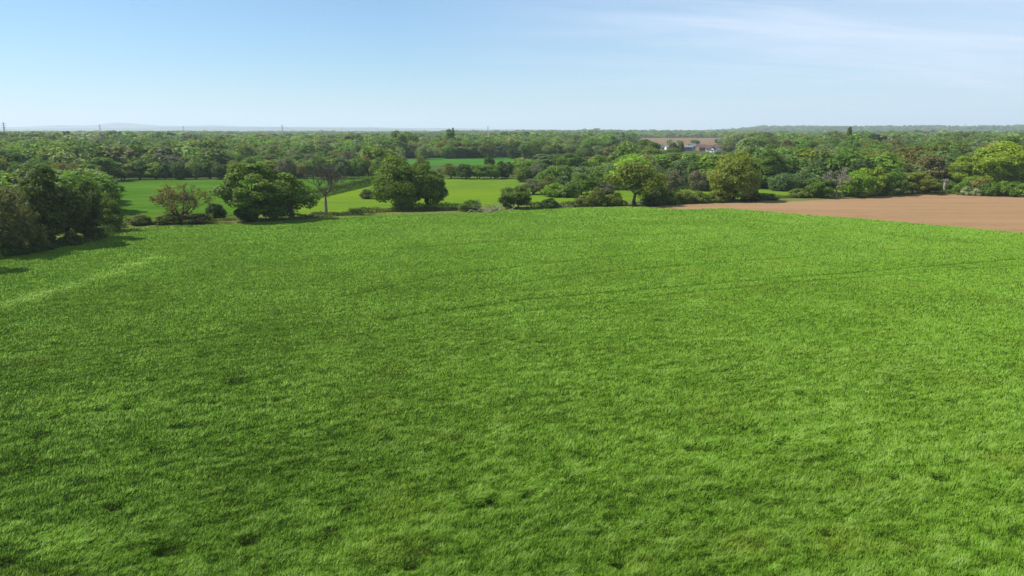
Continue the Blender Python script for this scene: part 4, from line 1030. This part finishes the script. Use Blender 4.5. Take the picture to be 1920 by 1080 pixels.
pyl = pylon()
GP = 'electricity pylons on the horizon'
for i, (px_, top_, lab) in enumerate([(10, 229, 'nearest lattice pylon, at the far left of the skyline'), (189, 233.5, 'lattice pylon above the dark pines on the left skyline'), (345, 236, 'faint pylon above the left woods, before the pale hills'), (530, 234, 'pylon standing clear above the trees left of the middle'), (641, 238.5, 'small faint pylon just left of the middle skyline'), (708, 240, 'tiniest pylon left of the tallest skyline tree'), (915, 236, 'faint pylon near the middle of the skyline'), (1096, 239, 'faint pylon right of the middle over the belt'), (1333, 238, 'faint pylon over the farm skyline'), (1808, 231.5, 'pylon on the right end of the distant ridge')]):
    if i == 0: r = pyl
    else:
        r = pyl.copy(); scene.collection.objects.link(r)
        for ch in pyl.children:
            c = ch.copy(); scene.collection.objects.link(c); c.parent = r
    base_z = 30.0 if px_ > 1500 else (14 if px_ > 1200 else 0.0)
    d = (48 + base_z - H) / ((H + 1000 * 0 + 0) * 0 + math.tan(math.atan((540 - top_) / FPX) - PITCH)) if top_ < 242 else 5000
    d = min(max(d, 2400), 9000)
    yy = d
    r.location = ((px_ - 960) / FPX * depth(yy), yy, top_z(yy, top_) - 48)
    r.rotation_euler = (0, 0, rng.uniform(-.5, .5))
    tag(r, lab, 'pylon', GP)

pole = MB(); pole.bar((0, 0, -.3), (0, 0, 10.2), .17)
GPo = 'pale poles in the woods'
po = pole.build('utility_pole', M_POLE)
arm = MB().bar((-1.0, 0, 9.6), (1.0, 0, 9.6), .09).bar((-.9, 0, 9.6), (-.9, 0, 9.95), .05).bar((.9, 0, 9.6), (.9, 0, 9.95), .05).build('crossarm', M_POLE, po)
for i, (px_, dist_, top_, lab) in enumerate([(1167, 560, 271, 'left of two pale poles before the brown strip'), (1182, 585, 272, 'right of two pale poles before the brown strip'), (1546, 600, 271, 'pale pole in the right wood left of the spire'), (1738, 500, 271, 'pale pole in the wood above the flat topped hawthorn'), (1841, 620, 270.5, 'left of two pale poles behind the huge right oak'), (1846, 640, 270.5, 'right of two pale poles behind the huge right oak')]):
    if i == 0: r = po
    else:
        r = po.copy(); scene.collection.objects.link(r)
        c = arm.copy(); scene.collection.objects.link(c); c.parent = r
    r.location = ((px_ - 960) / FPX * depth(dist_), dist_, 0)
    r.scale = (1.3, 1.3, top_z(dist_, top_) / 10.2)
    tag(r, lab, 'pole', GPo)

# ------------------------------------------------------------------ hills on the horizon
M_HILL = noise_mat('hill_cover', (.05, .08, .04), (.09, .11, .06), .002, detail=6)


def hills(name, d, keys, depth_m, seed):
    """a range of hills: real slopes d metres away; keys = (pixel, row) of its crest"""
    xs = np.linspace(keys[0][0], keys[-1][0], 400)
    rows = np.interp(xs, [k[0] for k in keys], [k[1] for k in keys])
    rows = np.convolve(np.pad(rows, 8, mode='edge'), np.ones(17) / 17, 'valid')
    top = np.maximum([top_z(d, r) for r in rows], -6) + 6 * fbm(xs * .05, xs * 0, seed, 4)
    xx = (xs - 960) / FPX * d * CT
    V = []; prof = [(-1, -8), (-.6, .25), (-.25, .8), (0, 1), (.4, .7), (1, -.1)]
    for u, k in prof:
        zz = np.where(k > 0, top * k, k)
        V.append(np.stack([xx * (1 + u * depth_m / d), np.full_like(xx, d + u * depth_m), zz], 1))
    V = np.concatenate(V); n = len(xx); m = len(prof)
    i = np.arange(m - 1)[:, None] * n + np.arange(n - 1)[None, :]
    f = np.stack([i, i + 1, i + n + 1, i + n], -1).reshape(-1, 4)
    me = np_mesh(name, V, 4, f, [M_HILL]); me.polygons.foreach_set('use_smooth', np.ones(len(f), dtype=bool))
    tag(link(name, me), kind='structure')


hills('hills', 18500, [(-100, 242), (40, 237.5), (120, 234), (165, 236), (200, 231), (235, 229), (262, 233), (330, 236.5), (420, 234.5), (440, 237), (560, 238), (700, 238.5), (760, 240), (840, 240), (920, 241.5), (1050, 243)], 2500, 3)
hills('hills', 14000, [(-100, 244), (60, 241), (230, 240), (330, 238), (420, 238.5), (520, 238.5), (640, 240), (720, 241), (800, 243)], 1500, 4)

# ------------------------------------------------------------------ the rest of the woods: one mass
rf_ = np.random.default_rng(99)
WOODS = [[(-400, 333), (430, 331), (440, 300), (1150, 292), (1150, 262), (-400, 262)], [(430, 333), (700, 331), (735, 330), (760, 318), (700, 300), (430, 300)], [(960, 330), (1000, 350), (1120, 356), (1350, 352), (1520, 350), (1620, 350), (1700, 345), (1980, 340), (2400, 345), (2400, 262), (1420, 262), (1400, 292), (1180, 292), (1160, 312), (960, 318)], [(-500, 440), (130, 432), (190, 400), (180, 345), (180, 330), (-500, 330)]]
wp = [np.array([P(*p) for p in w]) for w in WOODS]


def inside(poly, x, y):
    r = np.zeros(x.shape, bool); j = len(poly) - 1
    for i in range(len(poly)):
        xi, yi = poly[i]; xj, yj = poly[j]
        c = ((yi > y) != (yj > y)) & (x < (xj - xi) * (y - yi) / (yj - yi + 1e-12) + xi)
        r ^= c; j = i
    return r


n0 = 150000
ang = rf_.uniform(-.72, .72, n0); u = rf_.random(n0)
# even spacing out to 1100 m, thinner beyond where only the tops show
d1 = np.sqrt(rf_.uniform(170 ** 2, 1100 ** 2, 9500)); d2 = 1100 * np.exp(rf_.uniform(0, math.log(8600 / 1100), 32000))
dd = np.concatenate([d1, d2]); ang = rf_.uniform(-.72, .72, len(dd))
x = dd * np.sin(ang); y = dd * np.cos(ang)
pxx, pyy = to_px(x, y)
near = np.zeros(len(x), bool)
for w in wp: near |= inside(w, x, y)
far = (dd > 1120)
wob = 16 * fbm(y * .004, x * .004, 61, 3)
hole = (pxx + wob > 1192) & (pxx + wob < 1352) & (pyy < 275) & (pyy > 258.6) & (rf_.random(len(x)) > .025)
infield = (pxx > 1185) & (pxx < 1360) & (pyy < 275) & (pyy > 258.9)
hole |= (pxx > 1272) & (pxx < 1362) & (dd > 780) & (dd < 1150)
hole |= (pxx > 1715) & (pxx < 1755) & (pyy > 262.5) & (pyy < 266)
k = (near | far) & ~hole & (pxx > -120) & (pxx < 2040)
# woods come in patches far off
clear = fbm(x * .0022, y * .0014, 31, 3)
k &= ~((dd > 1250) & (dd < 3000) & (clear > .42) & (rf_.random(len(x)) < .9))
# keep clear of the single trees
pl = np.array(placed)
for (tx_, ty_, tr_) in pl:
    k &= ~(np.hypot(x - tx_, y - ty_) < tr_ * .62)
x, y, dd, pxx = x[k], y[k], dd[k], pxx[k]
hgt = np.clip(rf_.normal(12.5, 2.4, len(x)) + 1.5 * fbm(x * .01, y * .01, 5, 2) + np.where(dd > 900, 8 * fbm(x * .004, y * .002, 15, 3) + rf_.normal(0, 1.5, len(x)), 0), 6, 24)
gz_ = ridge_z(x, y)
# low scrub in the near parts, and nothing may stand up before the farm and its field
scrub = (dd < 430) & (pxx > 940) & (pxx < 1180)
hgt = np.where(scrub, hgt * .6, hgt)
infield = infield[k]
cap = np.full(len(x), 400.0)
tz = lambda row: H + y * (((540 - row) / FPX) * CT - ST) / (CT + ((540 - row) / FPX) * ST)
cap = np.where((pxx > 1180) & (pxx < 1400) & (dd < 800), tz(289), cap)
cap = np.where((pxx > 1175) & (pxx < 1420) & (dd > 780) & (dd < 1150), tz(267), cap)
cap = np.where(infield, tz(259 + 4 * rf_.random(len(x))), cap)
cap = np.where((pxx > 760) & (pxx < 985) & (dd < 640), tz(309), cap)
cap = np.where((pxx > 960) & (pxx < 1165) & (dd < 560), tz(311), cap)
cap = np.where((pxx < 430) & (dd < 420), tz(318), cap)
cap = np.where((pxx > 430) & (pxx < 700) & (dd < 560), tz(299), cap)
cap = np.where((pxx > 1400) & (dd < 700), tz(278 + 0 * dd), cap)
hgt = np.minimum(hgt, cap); k = hgt > 3.0
x, y, dd, pxx, hgt, gz_ = x[k], y[k], dd[k], pxx[k], hgt[k], gz_[k]
wid = hgt * rf_.uniform(1.0, 1.5, len(x)) * np.where(dd > 1500, 1.45, 1.0)
cl = fbm(x * .008, y * .008, 77, 3)
names = np.array(['green', 'sage', 'green', 'olive', 'dark', 'dark', 'pale', 'brown', 'grey', 'bright', 'green', 'blue', 'olive', 'gold'])
pr = np.array([.20, .15, .14, .09, .07, .04, .10, .035, .035, .07, .03, .012, .02, .015]); pr /= pr.sum()
ti = rf_.choice(len(names), len(x), p=pr)
tint = np.array([TINT[names[i]] for i in ti]) * rf_.uniform(.9, 1.12, (len(x), 3)) * rf_.uniform(.8, 1.3, (len(x), 1)) * (.98 + .3 * cl)[:, None]
lowk = []
coll = bpy.data.collections.new('woodland_crowns')


def wood_proto(seed, n, size, **kw):
    K = make_kind(seed, leaves=n, size=size, limbs=False, **kw)
    me = K['crown']; me.materials.clear(); me.materials.append(M_LEAF_WOOD)
    return me, K['w'], K['h']


protos = [wood_proto(700 + i, 1800, .62, nl=8, nsub=30, base=-.5, rmin=.24, rmax=.38, flat=.95, spread=.2) for i in range(5)] + [wood_proto(720 + i, 420, 1.15, nl=7, nsub=14, base=-.5, rmin=.22, rmax=.36, flat=.9, spread=.24) for i in range(5)]
for i, (me, w, h) in enumerate(protos):
    o = bpy.data.objects.new('woodland_crown_%02d' % i, me); coll.objects.link(o)
idx = np.where(dd < 900, rf_.integers(0, 5, len(x)), rf_.integers(5, 10, len(x)))
print('woodland trees', len(x))
me = bpy.data.meshes.new('woodland')
me.vertices.add(len(x)); me.vertices.foreach_set('co', np.stack([x, y, gz_ - .2], 1).astype(np.float32).ravel())
at = me.attributes.new('kind_index', 'INT', 'POINT'); at.data.foreach_set('value', idx.astype(np.int32))
at = me.attributes.new('turn', 'FLOAT', 'POINT'); at.data.foreach_set('value', rf_.uniform(0, 6.28, len(x)).astype(np.float32))
at = me.attributes.new('size', 'FLOAT_VECTOR', 'POINT'); at.data.foreach_set('vector', np.stack([wid / 13, wid / 13, hgt / 14], 1).astype(np.float32).ravel())
at = me.attributes.new('tint', 'FLOAT_COLOR', 'POINT'); at.data.foreach_set('color', np.concatenate([np.clip(tint, .005, 1), np.ones((len(x), 1))], 1).astype(np.float32).ravel())
wood = link('woodland', me)
tag(wood, 'mass of mixed green and brown trees filling the countryside as far as the horizon', 'woodland', kind='stuff')
ng = bpy.data.node_groups.new('woodland_scatter', 'GeometryNodeTree')
ng.interface.new_socket('Geometry', in_out='INPUT', socket_type='NodeSocketGeometry'); ng.interface.new_socket('Geometry', in_out='OUTPUT', socket_type='NodeSocketGeometry')
gi = ng.nodes.new('NodeGroupInput'); go = ng.nodes.new('NodeGroupOutput')
ci = ng.nodes.new('GeometryNodeCollectionInfo'); ci.inputs['Collection'].default_value = coll; ci.inputs['Separate Children'].default_value = True; ci.inputs['Reset Children'].default_value = True
io = ng.nodes.new('GeometryNodeInstanceOnPoints'); io.inputs['Pick Instance'].default_value = True


def named(n, t):
    a = ng.nodes.new('GeometryNodeInputNamedAttribute'); a.data_type = t; a.inputs['Name'].default_value = n
    return [s for s in a.outputs if s.enabled and s.name == 'Attribute'][0]


cz_ = ng.nodes.new('ShaderNodeCombineXYZ')
ng.links.new(named('turn', 'FLOAT'), cz_.inputs[2])
ng.links.new(cz_.outputs[0], io.inputs['Rotation']); ng.links.new(named('size', 'FLOAT_VECTOR'), io.inputs['Scale']); ng.links.new(named('kind_index', 'INT'), io.inputs['Instance Index'])
ng.links.new(ci.outputs[0], io.inputs['Instance']); ng.links.new(gi.outputs[0], io.inputs['Points']); ng.links.new(io.outputs[0], go.inputs[0])
md = wood.modifiers.new('scatter', 'NODES'); md.node_group = ng

# ------------------------------------------------------------------ haze
hm, hnt = new_mat('haze')
pv = N(hnt, 'ShaderNodeVolumePrincipled', inp={'Color': (.80, .90, 1.0, 1), 'Density': 8.5e-5, 'Anisotropy': .15})
ho = N(hnt, 'ShaderNodeOutputMaterial'); LK(hnt, pv.outputs[0], ho.inputs['Volume'])
hb = MB().box(-46000, 46000, -46000, 46000, -12, 620)
haze = hb.build('haze', hm)
tag(haze, 'pale blue haze lying over the distant country', 'haze', kind='stuff')
